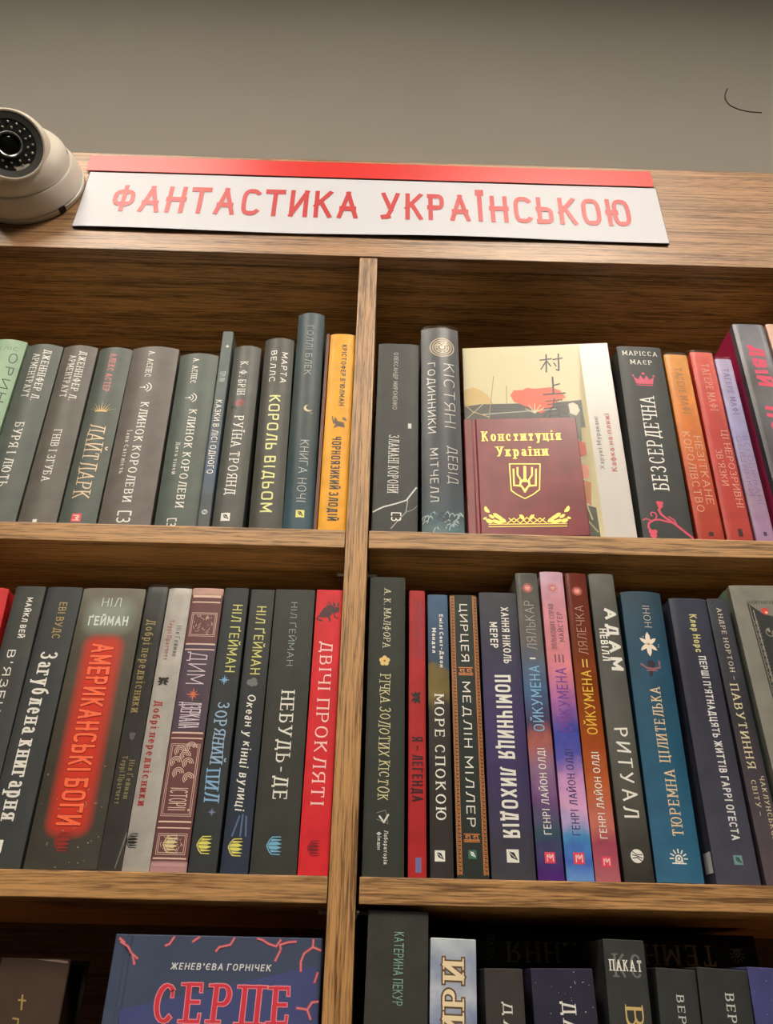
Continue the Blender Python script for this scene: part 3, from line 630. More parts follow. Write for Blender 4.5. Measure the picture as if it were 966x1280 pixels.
TOP_LEFT = [
 {'x': -0.3747, 'w': 0.0375, 'a': -0.0066, 'h': 0.2112, 'z': 1.7888, 'b': 4.5, 'p': 2, 'rough': 0.45, 'rec': 6, 'kind': 'hard', 'label': 'pale green hardback at the far left end of the top shelf', 'col': (150, 178, 150), 'pr': [('F', 'ЕЛІС', 0.199, 0.6, 0.12, 0.5, 'sans', (90, 110, 95), 'author_lettering'), ('T', 'ОРИНА', 0.1938, 0.1146, 0.8, 0.2, 'sans', (40, 60, 50), 'd', 'title_lettering')]},
 {'x': -0.3348, 'w': 0.035, 'a': -0.0151, 'h': 0.2061, 'z': 1.7888, 'b': 4.5, 'p': 2, 'rough': 0.45, 'rec': 6, 'kind': 'hard', 'label': 'grey-green hardback leaning right of the pale green one, two-line author name in white', 'col': (100, 106, 101), 'pr': [('T', 'ДЖЕННІФЕР Л.', 0.1982, 0.1349, 0.66, 0.2, 'serif', (232, 230, 222), 'd', 'author_lettering'), ('T', 'АРМЕНТРАУТ', 0.193, 0.1387, 0.38, 0.2, 'serif', (232, 230, 222), 'd', 'author_lettering'), ('T', 'БУРЯ І ЛЮТЬ', 0.1083, 0.0375, 0.47, 0.24, 'serif', (232, 230, 222), 'd', 'title_lettering')]},
 {'x': -0.2984, 'w': 0.0333, 'a': -0.0196, 'h': 0.2058, 'z': 1.7888, 'b': 4.5, 'p': 2, 'rough': 0.45, 'rec': 6, 'kind': 'hard', 'label': 'warm grey hardback with two-line white author name and small white mark at the foot', 'col': (112, 107, 102), 'pr': [('T', 'ДЖЕННІФЕР Л.', 0.1974, 0.136, 0.66, 0.2, 'serif', (232, 230, 222), 'd', 'author_lettering'), ('T', 'АРМЕНТРАУТ', 0.1921, 0.1399, 0.38, 0.2, 'serif', (232, 230, 222), 'd', 'author_lettering'), ('T', 'ГНІВ І ЗГУБА', 0.1011, 0.0445, 0.5, 0.22, 'serif', (232, 230, 222), 'd', 'title_lettering'), ('R', 0.0048, 0.0008, 0.44, 0.55, (232, 230, 222), 'publisher_mark')]},
 {'x': -0.2636, 'w': 0.0324, 'a': -0.0158, 'h': 0.2045, 'z': 1.7888, 'b': 4.5, 'p': 2, 'rough': 0.45, 'rec': 6, 'kind': 'hard', 'label': 'grey-green hardback with pink author name and gold crown above ornate cream title', 'col': (98, 105, 100), 'pr': [('T', 'АЛЕКС АСТЕР', 0.1956, 0.148, 0.5, 0.2, 'serif', (215, 110, 110), 'd', 'author_lettering'), ('I', 'crown2', 0.1296, 0.5, 0.62, (228, 190, 110), 'f', 'ornament'), ('T', 'ЛАЙТЛАРК', 0.1089, 0.028, 0.5, 0.46, 'fancy', (225, 200, 165), 'd', 'title_lettering'), ('I', 'sqmark', 0.0076, 0.5, 0.26, (220, 80, 80), 'd', 'publisher_mark')]},
 {'x': -0.2225, 'w': 0.0455, 'a': -0.0244, 'h': 0.2067, 'z': 1.7888, 'b': 4.5, 'p': 2, 'rough': 0.45, 'rec': 6, 'kind': 'hard', 'label': 'wide mauve-grey hardback with white sword title, left of its thinner green twin', 'col': (117, 110, 106), 'pr': [('T', 'А. АСПЕС', 0.1999, 0.167, 0.45, 0.13, 'serif', (232, 230, 222), 'd', 'author_lettering'), ('I', 'wreath', 0.1541, 0.45, 0.24, (232, 230, 222), 'd', 'ornament'), ('T', 'КЛИНОК КОРОЛЕВИ', 0.1355, 0.0248, 0.5, 0.17, 'serif', (232, 230, 222), 'd', 'title_lettering'), ('T', 'Їхня Світлість', 0.1034, 0.0552, 0.28, 0.09, 'serif', (232, 230, 222), 'd', 'subtitle_lettering'), ('I', 'br3', 0.0093, 0.5, 0.24, (232, 230, 222), 'd', 'publisher_mark')]},
 {'x': -0.1775, 'w': 0.0377, 'a': -0.028, 'h': 0.1994, 'z': 1.7888, 'b': 4.5, 'p': 2, 'rough': 0.45, 'rec': 6, 'kind': 'hard', 'label': 'dark grey-green hardback with white sword title, right of the wide mauve-grey one', 'col': (98, 108, 102), 'pr': [('T', 'А. АСПЕС', 0.1921, 0.1606, 0.45, 0.15, 'serif', (232, 230, 222), 'd', 'author_lettering'), ('I', 'wreath', 0.1429, 0.45, 0.28, (232, 230, 222), 'd', 'ornament'), ('T', 'КЛИНОК КОРОЛЕВИ', 0.1284, 0.0204, 0.55, 0.19, 'serif', (232, 230, 222), 'd', 'title_lettering'), ('T', 'Дитя тіней', 0.0912, 0.0558, 0.3, 0.1, 'serif', (232, 230, 222), 'd', 'subtitle_lettering'), ('I', 'br3', 0.005, 0.42, 0.2, (232, 230, 222), 'd', 'publisher_mark')]},
 {'x': -0.153, 'w': 0.0105, 'a': -0.0207, 'h': 0.2296, 'z': 1.7888, 'b': 0.5, 'p': 8, 'rough': 0.45, 'rec': 6, 'kind': 'soft', 'label': 'very thin blue-grey book with a tiny white star, standing taller than its neighbours', 'col': [(0.9999, (100, 110, 108)), (0.6149, (95, 108, 110)), (0.2556, (85, 105, 130)), (0.1738, (90, 105, 115)), (0.1446, (85, 95, 105)), (0.0161, (95, 100, 100))], 'pr': [('I', 'star', 0.2092, 0.6, 0.45, (232, 230, 222), 'f', 'ornament'), ('T', 'ТЕРІ ЛІН', 0.177, 0.1639, 0.5, 0.5, 'sans', (190, 195, 195), 'd', 'author_lettering'), ('T', 'КАЗКИ В ЛІСІ ОДНОГО', 0.1412, 0.057, 0.5, 0.55, 'sans', (232, 230, 222), 'd', 'title_lettering'), ('I', 'ball', 0.0167, 0.5, 0.5, (190, 195, 195), 'd', 'publisher_mark')]},
 {'x': -0.1329, 'w': 0.0267, 'a': -0.0164, 'h': 0.2114, 'z': 1.7888, 'b': 4.5, 'p': 2, 'rough': 0.45, 'rec': 6, 'kind': 'hard', 'label': 'grey hardback with white title and a small dark red rose between author and title', 'col': (100, 101, 97), 'pr': [('T', 'К. Ф. БРІН', 0.1899, 0.1487, 0.46, 0.28, 'serif', (232, 230, 222), 'd', 'author_lettering'), ('I', 'rose', 0.137, 0.42, 0.5, (150, 60, 58), 'd', 'ornament'), ('T', 'РУЇНА ТРОЯНД', 0.1227, 0.0354, 0.5, 0.34, 'serif', (232, 230, 222), 'd', 'title_lettering'), ('I', 'quill', 0.0123, 0.44, 0.3, (232, 230, 222), 'd', 'publisher_mark')]},
 {'x': -0.0995, 'w': 0.0291, 'a': -0.0258, 'h': 0.2227, 'z': 1.7888, 'b': 4.5, 'p': 2, 'rough': 0.45, 'rec': 6, 'kind': 'hard', 'label': 'charcoal hardback with wide-spaced white author name and pale yellow rounded title', 'col': (88, 87, 82), 'pr': [('T', 'МАРТА', 0.2035, 0.1645, 0.72, 0.2, 'sans', (232, 230, 222), 'd', 'author_lettering'), ('T', 'ВЕЛЛС', 0.2056, 0.1655, 0.35, 0.2, 'sans', (232, 230, 222), 'd', 'author_lettering'), ('T', 'КОРОЛЬ ВІДЬОМ', 0.1487, 0.018, 0.5, 0.36, 'sq', (226, 226, 150), 'd', 'title_lettering')]},
 {'x': -0.0712, 'w': 0.0268, 'a': -0.0165, 'h': 0.2587, 'z': 1.7888, 'b': 4.5, 'p': 2, 'rough': 0.45, 'rec': 6, 'kind': 'hard', 'label': 'tall teal-blue hardback with a small golden crescent moon on its spine', 'col': [(1.0021, (75, 92, 98)), (0.4821, (72, 84, 84)), (0.203, (62, 84, 92)), (0.0174, (70, 96, 110))], 'pr': [('T', 'ГОЛЛІ БЛЕК', 0.2403, 0.1757, 0.5, 0.24, 'thin', (190, 195, 195), 'd', 'author_lettering'), ('I', 'moon', 0.1343, 0.6, 0.3, (215, 205, 160), 'f', 'ornament'), ('T', 'КНИГА НОЧІ', 0.0968, 0.0297, 0.56, 0.3, 'thin', (190, 195, 195), 'd', 'title_lettering'), ('I', 'quill', 0.0174, 0.56, 0.28, (226, 222, 120), 'd', 'publisher_mark')]},
 {'x': -0.0558, 'w': 0.0031, 'a': -0.0035, 'h': 0.2302, 'z': 1.7888, 'b': 0.3, 'p': 8, 'rough': 0.45, 'rec': 6, 'kind': 'soft', 'label': 'thin brown booklet wedged between the teal book and the yellow one', 'col': (120, 80, 66), 'pr': []},
 {'x': -0.0413, 'w': 0.0248, 'a': -0.0025, 'h': 0.2307, 'z': 1.7888, 'b': 2, 'p': 3, 'rough': 0.45, 'rec': 6, 'kind': 'hard', 'label': 'yellow hardback with black title, touching the wooden divider', 'col': (236, 172, 44), 'pr': [('T', "КРІСТОФЕР Б'ЮЛМАН", 0.2156, 0.1384, 0.6, 0.2, 'bold', (32, 28, 28), 'd', 'author_lettering'), ('I', 'bird', 0.1184, 0.5, 0.55, (95, 70, 40), 'd', 'ornament'), ('T', 'ЧОРНОЯЗИКИЙ ЗЛОДІЙ', 0.1017, 0.0112, 0.5, 0.34, 'boldsq', (32, 28, 28), 'd', 'title_lettering')]},
]
TOP_RIGHT = [
 {'x': 0.0133, 'w': 0.0402, 'a': 0.0078, 'h': 0.2192, 'z': 1.7888, 'b': 1.5, 'p': 5, 'rough': 0.5, 'rec': 6, 'kind': 'hard', 'label': 'dark charcoal book with pale lightning-like cracks at its foot, right of the divider', 'col': (66, 69, 66), 'pr': [('T', 'ОЛЕКСАНДР МИРОНЕНКО', 0.2069, 0.1354, 0.44, 0.11, 'sans', (180, 180, 172), 'd', 'author_lettering'), ('I', 'tick', 0.1164, 0.8, 0.08, (200, 200, 195), 'f', 'ornament'), ('T', 'ЗЛАМАНІ КОРОНИ', 0.1052, 0.0416, 0.44, 0.24, 'serif', (215, 214, 205), 'd', 'title_lettering'), ('L', [(0.02, 0.0216), (0.25, 0.0266), (0.5, 0.0299), (0.75, 0.0341), (0.97, 0.0484)], 0.035, (205, 210, 205), 'printed_line'), ('L', [(0.78, 0.0341), (0.74, 0.0216), (0.55, 0.0119), (0.42, 0.0046)], 0.02, (160, 168, 165), 'printed_line'), ('L', [(0.74, 0.0216), (0.9, 0.0249), (1.0, 0.0299)], 0.014, (140, 148, 145), 'printed_line'), ('I', 'br3', 0.0167, 0.53, 0.2, (232, 230, 222), 'd', 'publisher_mark')]},
 {'x': 0.0562, 'w': 0.0376, 'a': 0.0017, 'h': 0.2426, 'z': 1.7888, 'b': 4.5, 'p': 2, 'rough': 0.45, 'rec': 6, 'kind': 'hard', 'label': 'shrink-wrapped dark blue-grey hardback with a round golden maze emblem at its head', 'wrap': 1, 'col': [(1.0021, (104, 106, 108)), (0.9081, (80, 84, 88)), (0.6125, (70, 76, 82)), (0.2337, (72, 78, 90)), (0.068, (90, 110, 120)), (0.0148, (120, 150, 155))], 'pr': [('I', 'maze', 0.216, 0.55, 0.66, (216, 196, 160), 'f', 'ornament'), ('T', 'КІСТЯНІ', 0.1949, 0.116, 0.72, 0.28, 'thin', (232, 230, 222), 'd', 'title_lettering'), ('T', 'ГОДИННИКИ', 0.196, 0.1095, 0.26, 0.2, 'sans', (232, 230, 222), 'd', 'title_lettering'), ('T', 'ДЕВІД', 0.0948, 0.0533, 0.76, 0.24, 'thin', (232, 230, 222), 'd', 'author_lettering'), ('T', 'МІТЧЕЛЛ', 0.0921, 0.0338, 0.3, 0.2, 'sans', (232, 230, 222), 'd', 'author_lettering'), ('I', 'waves', 0.0116, 0.5, 0.95, (190, 212, 212), 'f', 'ornament'), ('I', 'target', 0.0181, 0.5, 0.26, (40, 60, 70), 'f', 'publisher_mark')]},
]
TOP_RIGHT_END = [
 {'x': 0.2529, 'w': 0.0444, 'a': 0.0228, 'h': 0.224, 'z': 1.7888, 'b': 1.2, 'p': 6, 'rough': 0.45, 'rec': 6, 'kind': 'hard', 'label': 'black hardback with a pink crown and pink vine, right of the white cover', 'col': (58, 62, 62), 'pr': [('F', 'МАРІССА', 0.2144, 0.5, 0.13, 0.78, 'serif', (232, 230, 222), 'author_lettering'), ('F', 'МАЄР', 0.2028, 0.5, 0.13, 0.48, 'serif', (232, 230, 222), 'author_lettering'), ('I', 'crown', 0.18, 0.5, 0.46, (208, 52, 92), 'f', 'ornament'), ('T', 'БЕЗСЕРДЕЧНА', 0.1589, 0.0521, 0.5, 0.32, 'serif', (232, 230, 222), 'u', 'title_lettering'), ('L', [(0.42, 0.0335), (0.38, 0.0302), (0.41, 0.026), (0.5, 0.0219), (0.6, 0.0186), (0.72, 0.0138), (0.85, 0.0081), (0.98, 0.0033)], 0.05, (214, 70, 98), 'vine'), ('L', [(0.62, 0.0178), (0.5, 0.0186), (0.36, 0.0203), (0.24, 0.0195), (0.14, 0.0162), (0.12, 0.0121), (0.16, 0.0089)], 0.04, (214, 70, 98), 'vine'), ('L', [(0.28, 0.0203), (0.32, 0.0236), (0.3, 0.0269), (0.24, 0.0277), (0.2, 0.026), (0.22, 0.0236)], 0.025, (214, 70, 98), 'vine'), ('L', [(0.2, 0.0186), (0.1, 0.0211), (0.04, 0.0195)], 0.025, (214, 70, 98), 'vine'), ('L', [(0.7, 0.0146), (0.66, 0.0203), (0.56, 0.0236)], 0.03, (214, 70, 98), 'vine'), ('I', 'heart', 0.036, 0.42, 0.2, (220, 66, 96), 'f', 'ornament'), ('I', 'heart', 0.0057, 0.2, 0.24, (220, 66, 96), 'f', 'ornament')]},
 {'x': 0.2903, 'w': 0.0233, 'a': 0.0157, 'h': 0.2149, 'z': 1.7888, 'b': 1.0, 'p': 6, 'rough': 0.45, 'rec': 6, 'kind': 'hard', 'label': 'shrink-wrapped orange book fading to red at its foot', 'wrap': 1, 'col': [(1.005, (222, 160, 66)), (0.6379, (226, 140, 52)), (0.2973, (208, 92, 56)), (0.0181, (202, 78, 62))], 'pr': [('T', 'ТАГЕРЕ МАФІ', 0.197, 0.14, 0.5, 0.3, 'serif', (150, 110, 66), 'd', 'author_lettering'), ('T', 'НЕЗІТКАНЕ', 0.1134, 0.0383, 0.72, 0.28, 'thinserif', (250, 222, 190), 'd', 'title_lettering'), ('T', 'КОРОЛІВСТВО', 0.1181, 0.0299, 0.3, 0.28, 'thinserif', (250, 222, 190), 'd', 'title_lettering'), ('R', 0.0095, 0.0055, 0.42, 0.6, (60, 36, 34), 'publisher_mark')]},
 {'x': 0.3157, 'w': 0.0229, 'a': 0.0221, 'h': 0.219, 'z': 1.7888, 'b': 1.0, 'p': 6, 'rough': 0.45, 'rec': 6, 'kind': 'hard', 'label': 'glossy red book with thin gold-lined title, between the orange and lilac books', 'wrap': 1, 'col': [(1.0048, (222, 100, 86)), (0.5428, (206, 72, 66)), (0.021, (205, 84, 76))], 'pr': [('T', 'ТАГЕРЕ МАФІ', 0.2032, 0.1447, 0.55, 0.32, 'serif', (235, 170, 150), 'd', 'author_lettering'), ('T', 'ЦІ НЕРОЗРИВНІ', 0.1208, 0.0356, 0.76, 0.26, 'thinserif', (250, 214, 190), 'd', 'title_lettering'), ('T', "ЗВ'ЯЗКИ", 0.0985, 0.0586, 0.36, 0.26, 'thinserif', (250, 214, 190), 'd', 'title_lettering'), ('R', 0.0134, 0.0054, 0.45, 0.62, (70, 30, 30), 'publisher_mark')]},
 {'x': 0.3382, 'w': 0.0165, 'a': 0.0144, 'h': 0.2109, 'z': 1.7888, 'b': 1.0, 'p': 6, 'rough': 0.45, 'rec': 6, 'kind': 'hard', 'label': 'shrink-wrapped lilac book leaning beside the tall grey photographic book', 'wrap': 1, 'col': [(1.0025, (186, 176, 208)), (0.5676, (170, 166, 206)), (0.2286, (176, 150, 176)), (0.0256, (184, 152, 186))], 'pr': [('T', 'ТАГЕРЕ МАФІ', 0.1978, 0.1407, 0.5, 0.34, 'serif', (120, 104, 150), 'd', 'author_lettering'), ('T', 'ВСІ ОБІРВАНІ', 0.115, 0.0398, 0.68, 0.28, 'thinserif', (110, 96, 150), 'd', 'title_lettering'), ('T', 'ОБІЦЯНКИ', 0.115, 0.0482, 0.3, 0.28, 'thinserif', (110, 96, 150), 'd', 'title_lettering'), ('R', 0.011, 0.007, 0.42, 0.6, (80, 60, 90), 'publisher_mark')]},
 {'x': 0.3741, 'w': 0.0323, 'a': 0.0101, 'h': 0.2595, 'z': 1.7888, 'b': 1.2, 'p': 6, 'rough': 0.34, 'rec': 6, 'kind': 'hard', 'label': 'tall glossy grey photographic hardback with pink brushed title and pink-edged side', 'side': (176, 40, 84), 'col': [(1.0, (112, 114, 124)), (0.852, (130, 130, 138)), (0.7306, (88, 86, 88)), (0.6142, (104, 104, 108)), (0.3942, (80, 80, 86)), (0.0247, (92, 92, 98))], 'pr': [('T', 'ДВІЙ', 0.2297, 0.1774, 0.55, 0.46, 'brush', (214, 40, 90), 'd', 'title_lettering'), ('T', 'НОК', 0.1515, 0.1059, 0.62, 0.6, 'brush', (214, 40, 90), 'd', 'title_lettering')]},
 {'x': 0.4012, 'w': 0.0154, 'a': 0.0077, 'h': 0.2606, 'z': 1.7888, 'b': 0.8, 'p': 6, 'rough': 0.45, 'rec': 6, 'kind': 'hard', 'label': 'peach-pink book at the right end of the top shelf, mostly out of frame', 'col': (212, 176, 158), 'pr': []},
]
MIDDLE_LEFT = [
 {'x': -0.3073, 'w': 0.0225, 'a': -0.0463, 'h': 0.2128, 'z': 1.5156, 'b': 4.5, 'p': 2, 'rough': 0.45, 'rec': 6, 'kind': 'hard', 'label': 'red book cropped by the left edge of the middle shelf', 'col': (208, 48, 52), 'pr': []},
 {'x': -0.2836, 'w': 0.0241, 'a': -0.0138, 'h': 0.2146, 'z': 1.5156, 'b': 1.2, 'p': 5, 'rough': 0.45, 'rec': 6, 'kind': 'soft', 'label': 'dark grey book with jagged white author name, far left of the middle shelf', 'col': (78, 80, 78), 'pr': [('T', 'МАЙКЛ ВЕЙ', 0.2041, 0.1691, 0.58, 0.2, 'bold', (232, 230, 222), 'd', 'author_lettering'), ('T', "В'ЯЗЕНЬ", 0.159, 0.0998, 0.42, 0.26, 'sans', (232, 230, 222), 'd', 'title_lettering')]},
 {'x': -0.2569, 'w': 0.0285, 'a': -0.0055, 'h': 0.2147, 'z': 1.5156, 'b': 1.2, 'p': 5, 'rough': 0.45, 'rec': 6, 'kind': 'soft', 'label': 'charcoal book with a large white cursive-serif title and small gold author name', 'col': (72, 75, 76), 'pr': [('T', 'ЕВІ ВУДС', 0.2006, 0.1693, 0.56, 0.22, 'sans', (182, 160, 100), 'd', 'author_lettering'), ('T', 'Загублена книгарня', 0.1578, 0.0325, 0.5, 0.46, 'serifb', (232, 230, 222), 'd', 'title_lettering'), ('I', 'quill', 0.0145, 0.32, 0.3, (232, 230, 222), 'd', 'publisher_mark')]},
 {'x': -0.2149, 'w': 0.051, 'a': -0.0122, 'h': 0.2145, 'z': 1.5156, 'b': 1.5, 'p': 4, 'rough': 0.45, 'rec': 6, 'kind': 'hard', 'label': 'wide brown-grey book with a large glowing red title', 'glow': 1, 'col': [(1.0, (128, 124, 112)), (0.787, (96, 92, 80)), (0.3478, (76, 70, 60)), (0.0009, (74, 72, 66))], 'pr': [('F', 'НІЛ', 0.2015, 0.5, 0.15, 0.3, 'thin', (215, 225, 215), 'author_lettering'), ('F', 'ҐЕЙМАН', 0.1853, 0.5, 0.16, 0.62, 'bold', (215, 225, 215), 'author_lettering'), ('T', 'АМЕРИКАНСЬКІ БОГИ', 0.1654, 0.0294, 0.5, 0.34, 'neon', (250, 110, 70), 'd', 'title_lettering'), ('I', 'openbook', 0.0183, 0.48, 0.24, (150, 45, 36), 'd', 'publisher_mark'), ('I', 'specks', 0.0354, 0.5, 0.9, (150, 140, 110), 'f', 'ornament')]},
 {'x': -0.1809, 'w': 0.0163, 'a': -0.0037, 'h': 0.2168, 'z': 1.5156, 'b': 0.8, 'p': 4, 'rough': 0.15, 'rec': 6, 'kind': 'hard', 'label': 'shiny grey-wrapped book with gold title, left of its white twin', 'wrap': 1, 'col': [(1.0017, (120, 122, 122)), (0.7836, (92, 92, 90)), (0.0032, (98, 95, 92))], 'pr': [('T', 'Добрі передвісники', 0.1872, 0.1116, 0.45, 0.42, 'serif', (196, 176, 110), 'd', 'title_lettering'), ('I', 'heart', 0.0934, 0.5, 0.4, (120, 120, 116), 'f', 'ornament'), ('T', 'Террі Пратчетт', 0.0786, 0.0446, 0.35, 0.24, 'serif', (190, 176, 120), 'd', 'author_lettering'), ('T', 'Ніл Ґейман', 0.0757, 0.0484, 0.7, 0.24, 'serif', (190, 176, 120), 'd', 'author_lettering'), ('L', [(0.75, 0.0022), (1.0, 0.0256)], 0.05, (150, 150, 146), 'printed_line')]},
 {'x': -0.1629, 'w': 0.0188, 'a': -0.0011, 'h': 0.2163, 'z': 1.5156, 'b': 1.2, 'p': 3, 'rough': 0.25, 'rec': 6, 'kind': 'hard', 'label': 'glossy white book with red title, right of its grey-wrapped twin', 'wrap': 1, 'col': (214, 210, 204), 'pr': [('T', 'Террі Пратчетт', 0.1877, 0.1537, 0.35, 0.2, 'serif', (190, 80, 80), 'd', 'author_lettering'), ('T', 'Ніл Ґейман', 0.1828, 0.157, 0.7, 0.2, 'serif', (120, 110, 110), 'd', 'author_lettering'), ('I', 'wings', 0.1373, 0.4, 0.5, (60, 56, 56), 'f', 'ornament'), ('T', 'Добрі передвісники', 0.1208, 0.0439, 0.36, 0.32, 'serifb', (196, 62, 66), 'd', 'title_lettering'), ('I', 'openbook', 0.0202, 0.25, 0.5, (56, 54, 54), 'd', 'publisher_mark')]},
 {'x': -0.1403, 'w': 0.0254, 'a': -0.0003, 'h': 0.2169, 'z': 1.5156, 'b': 1.0, 'p': 5, 'rough': 0.45, 'rec': 6, 'kind': 'hard', 'label': 'pink-brown book densely engraved with cream line ornaments and frames', 'col': [(1.0, (196, 160, 146)), (0.9733, (196, 160, 146)), (0.97, (118, 82, 82)), (0.7792, (118, 82, 82)), (0.7759, (92, 78, 92)), (0.4463, (92, 78, 92)), (0.4435, (116, 76, 78)), (0.0355, (116, 76, 78)), (0.0327, (176, 140, 142)), (0.0023, (176, 140, 142))], 'pr': [('R', 0.2104, 0.2082, 0.05, 0.95, (222, 192, 176), 'printed_band'), ('R', 0.2046, 0.2035, 0.05, 0.95, (222, 192, 176), 'printed_band'), ('I', 'frame', 0.1841, 0.5, (0.8, 0.1946, 0.1744), (226, 198, 182), 'f', 'ornament'), ('T', 'ДИМ', 0.1609, 0.1347, 0.5, 0.55, 'thin', (216, 200, 210), 'd', 'title_lettering'), ('R', 0.1683, 0.167, 0.04, 0.96, (222, 192, 176), 'printed_band'), ('R', 0.1636, 0.1626, 0.04, 0.96, (222, 192, 176), 'printed_band'), ('I', 'star', 0.1264, 0.5, 0.4, (206, 110, 80), 'f', 'ornament'), ('T', 'ДЗЕРКАЛА', 0.1201, 0.1004, 0.5, 0.6, 'thin', (216, 200, 210), 'd', 'title_lettering'), ('R', 0.0974, 0.0962, 0.04, 0.96, (222, 192, 176), 'printed_band'), ('R', 0.0932, 0.0923, 0.04, 0.96, (222, 192, 176), 'printed_band'), ('I', 'frame', 0.0623, 0.5, (0.84, 0.0884, 0.0373), (226, 198, 182), 'f', 'ornament'), ('I', 'swirls', 0.0726, 0.5, 0.7, (226, 198, 182), 'f', 'ornament'), ('T', 'ІСТОРІЇ', 0.0566, 0.0411, 0.5, 0.5, 'thin', (226, 198, 182), 'd', 'title_lettering'), ('R', 0.034, 0.0329, 0.04, 0.96, (222, 192, 176), 'printed_band'), ('R', 0.0297, 0.0289, 0.04, 0.96, (222, 192, 176), 'printed_band'), ('I', 'frame', 0.0186, 0.5, (0.8, 0.0254, 0.0118), (226, 198, 182), 'f', 'ornament'), ('I', 'openbook', 0.0186, 0.5, 0.45, (220, 206, 150), 'd', 'publisher_mark'), ('R', 0.0097, 0.0087, 0.04, 0.96, (222, 192, 176), 'printed_band'), ('R', 0.0061, 0.0041, 0.04, 0.96, (190, 150, 150), 'printed_band')]},
 {'x': -0.1167, 'w': 0.0196, 'a': 0.0004, 'h': 0.2179, 'z': 1.5156, 'b': 0.6, 'p': 7, 'rough': 0.45, 'rec': 6, 'kind': 'soft', 'label': 'dark slate book with yellow author name and pale blue sparkling title', 'col': (62, 66, 68), 'pr': [('T', 'НІЛ ҐЕЙМАН', 0.2024, 0.145, 0.62, 0.4, 'sans', (206, 206, 120), 'd', 'author_lettering'), ('I', 'star', 0.1385, 0.45, 0.4, (130, 180, 220), 'f', 'ornament'), ('T', 'ЗОРЯНИЙ', 0.1207, 0.0748, 0.52, 0.5, 'fancyb', (150, 180, 210), 'd', 'title_lettering'), ('T', 'ПИЛ', 0.0702, 0.0482, 0.5, 0.5, 'fancyb', (130, 176, 215), 'd', 'title_lettering'), ('I', 'star', 0.0405, 0.6, 0.3, (130, 130, 170), 'f', 'ornament'), ('I', 'openbook', 0.0185, 0.5, 0.58, (222, 216, 110), 'd', 'publisher_mark')]},
 {'x': -0.0946, 'w': 0.0193, 'a': -0.0016, 'h': 0.217, 'z': 1.5156, 'b': 0.6, 'p': 7, 'rough': 0.45, 'rec': 6, 'kind': 'soft', 'label': 'dark navy-grey book with yellow author name and white handwritten title', 'col': [(1.0017, (70, 72, 70)), (0.4953, (58, 62, 66)), (0.2267, (52, 60, 76)), (0.0041, (56, 64, 84))], 'pr': [('T', 'НІЛ ҐЕЙМАН', 0.2015, 0.1436, 0.52, 0.4, 'sans', (206, 206, 120), 'd', 'author_lettering'), ('I', 'cloud', 0.1371, 0.45, 0.5, (110, 112, 112), 'f', 'ornament'), ('T', 'Океан у кінці вулиці', 0.1275, 0.0421, 0.5, 0.36, 'brushthin', (232, 230, 222), 'd', 'title_lettering'), ('L', [(0.3, 0.0248), (0.5, 0.0382)], 0.06, (88, 110, 150), 'printed_line'), ('L', [(0.6, 0.0248), (0.62, 0.0393)], 0.06, (88, 110, 150), 'printed_line'), ('L', [(0.8, 0.0248), (0.75, 0.0382)], 0.06, (88, 110, 150), 'printed_line'), ('I', 'openbook', 0.0174, 0.5, 0.58, (222, 216, 110), 'd', 'publisher_mark')]},
 {'x': -0.0675, 'w': 0.0323, 'a': -0.0028, 'h': 0.2177, 'z': 1.5156, 'b': 0.6, 'p': 7, 'rough': 0.45, 'rec': 6, 'kind': 'soft', 'label': 'dark olive-grey book with large white small-caps title and blue mark at foot', 'col': (66, 68, 63), 'pr': [('T', 'НІЛ ҐЕЙМАН', 0.2058, 0.1514, 0.5, 0.16, 'thin', (160, 180, 180), 'd', 'author_lettering'), ('T', 'НЕБУДЬ-ДЕ', 0.1307, 0.0503, 0.52, 0.32, 'serif', (226, 226, 216), 'd', 'title_lettering'), ('I', 'openbook', 0.019, 0.5, 0.36, (120, 180, 215), 'd', 'publisher_mark')]},
 {'x': -0.0398, 'w': 0.0214, 'a': 0.0011, 'h': 0.2182, 'z': 1.5156, 'b': 0.5, 'p': 8, 'rough': 0.45, 'rec': 6, 'kind': 'soft', 'label': 'bright red book with white serif title, touching the divider', 'col': (218, 52, 60), 'pr': [('I', 'beast', 0.1987, 0.5, 0.8, (70, 26, 32), 'f', 'ornament'), ('T', 'ДВІЧІ ПРОКЛЯТІ', 0.1723, 0.0471, 0.5, 0.44, 'thinserif2', (245, 205, 200), 'd', 'title_lettering'), ('I', 'openbook', 0.018, 0.5, 0.46, (120, 24, 32), 'd', 'publisher_mark')]},
]
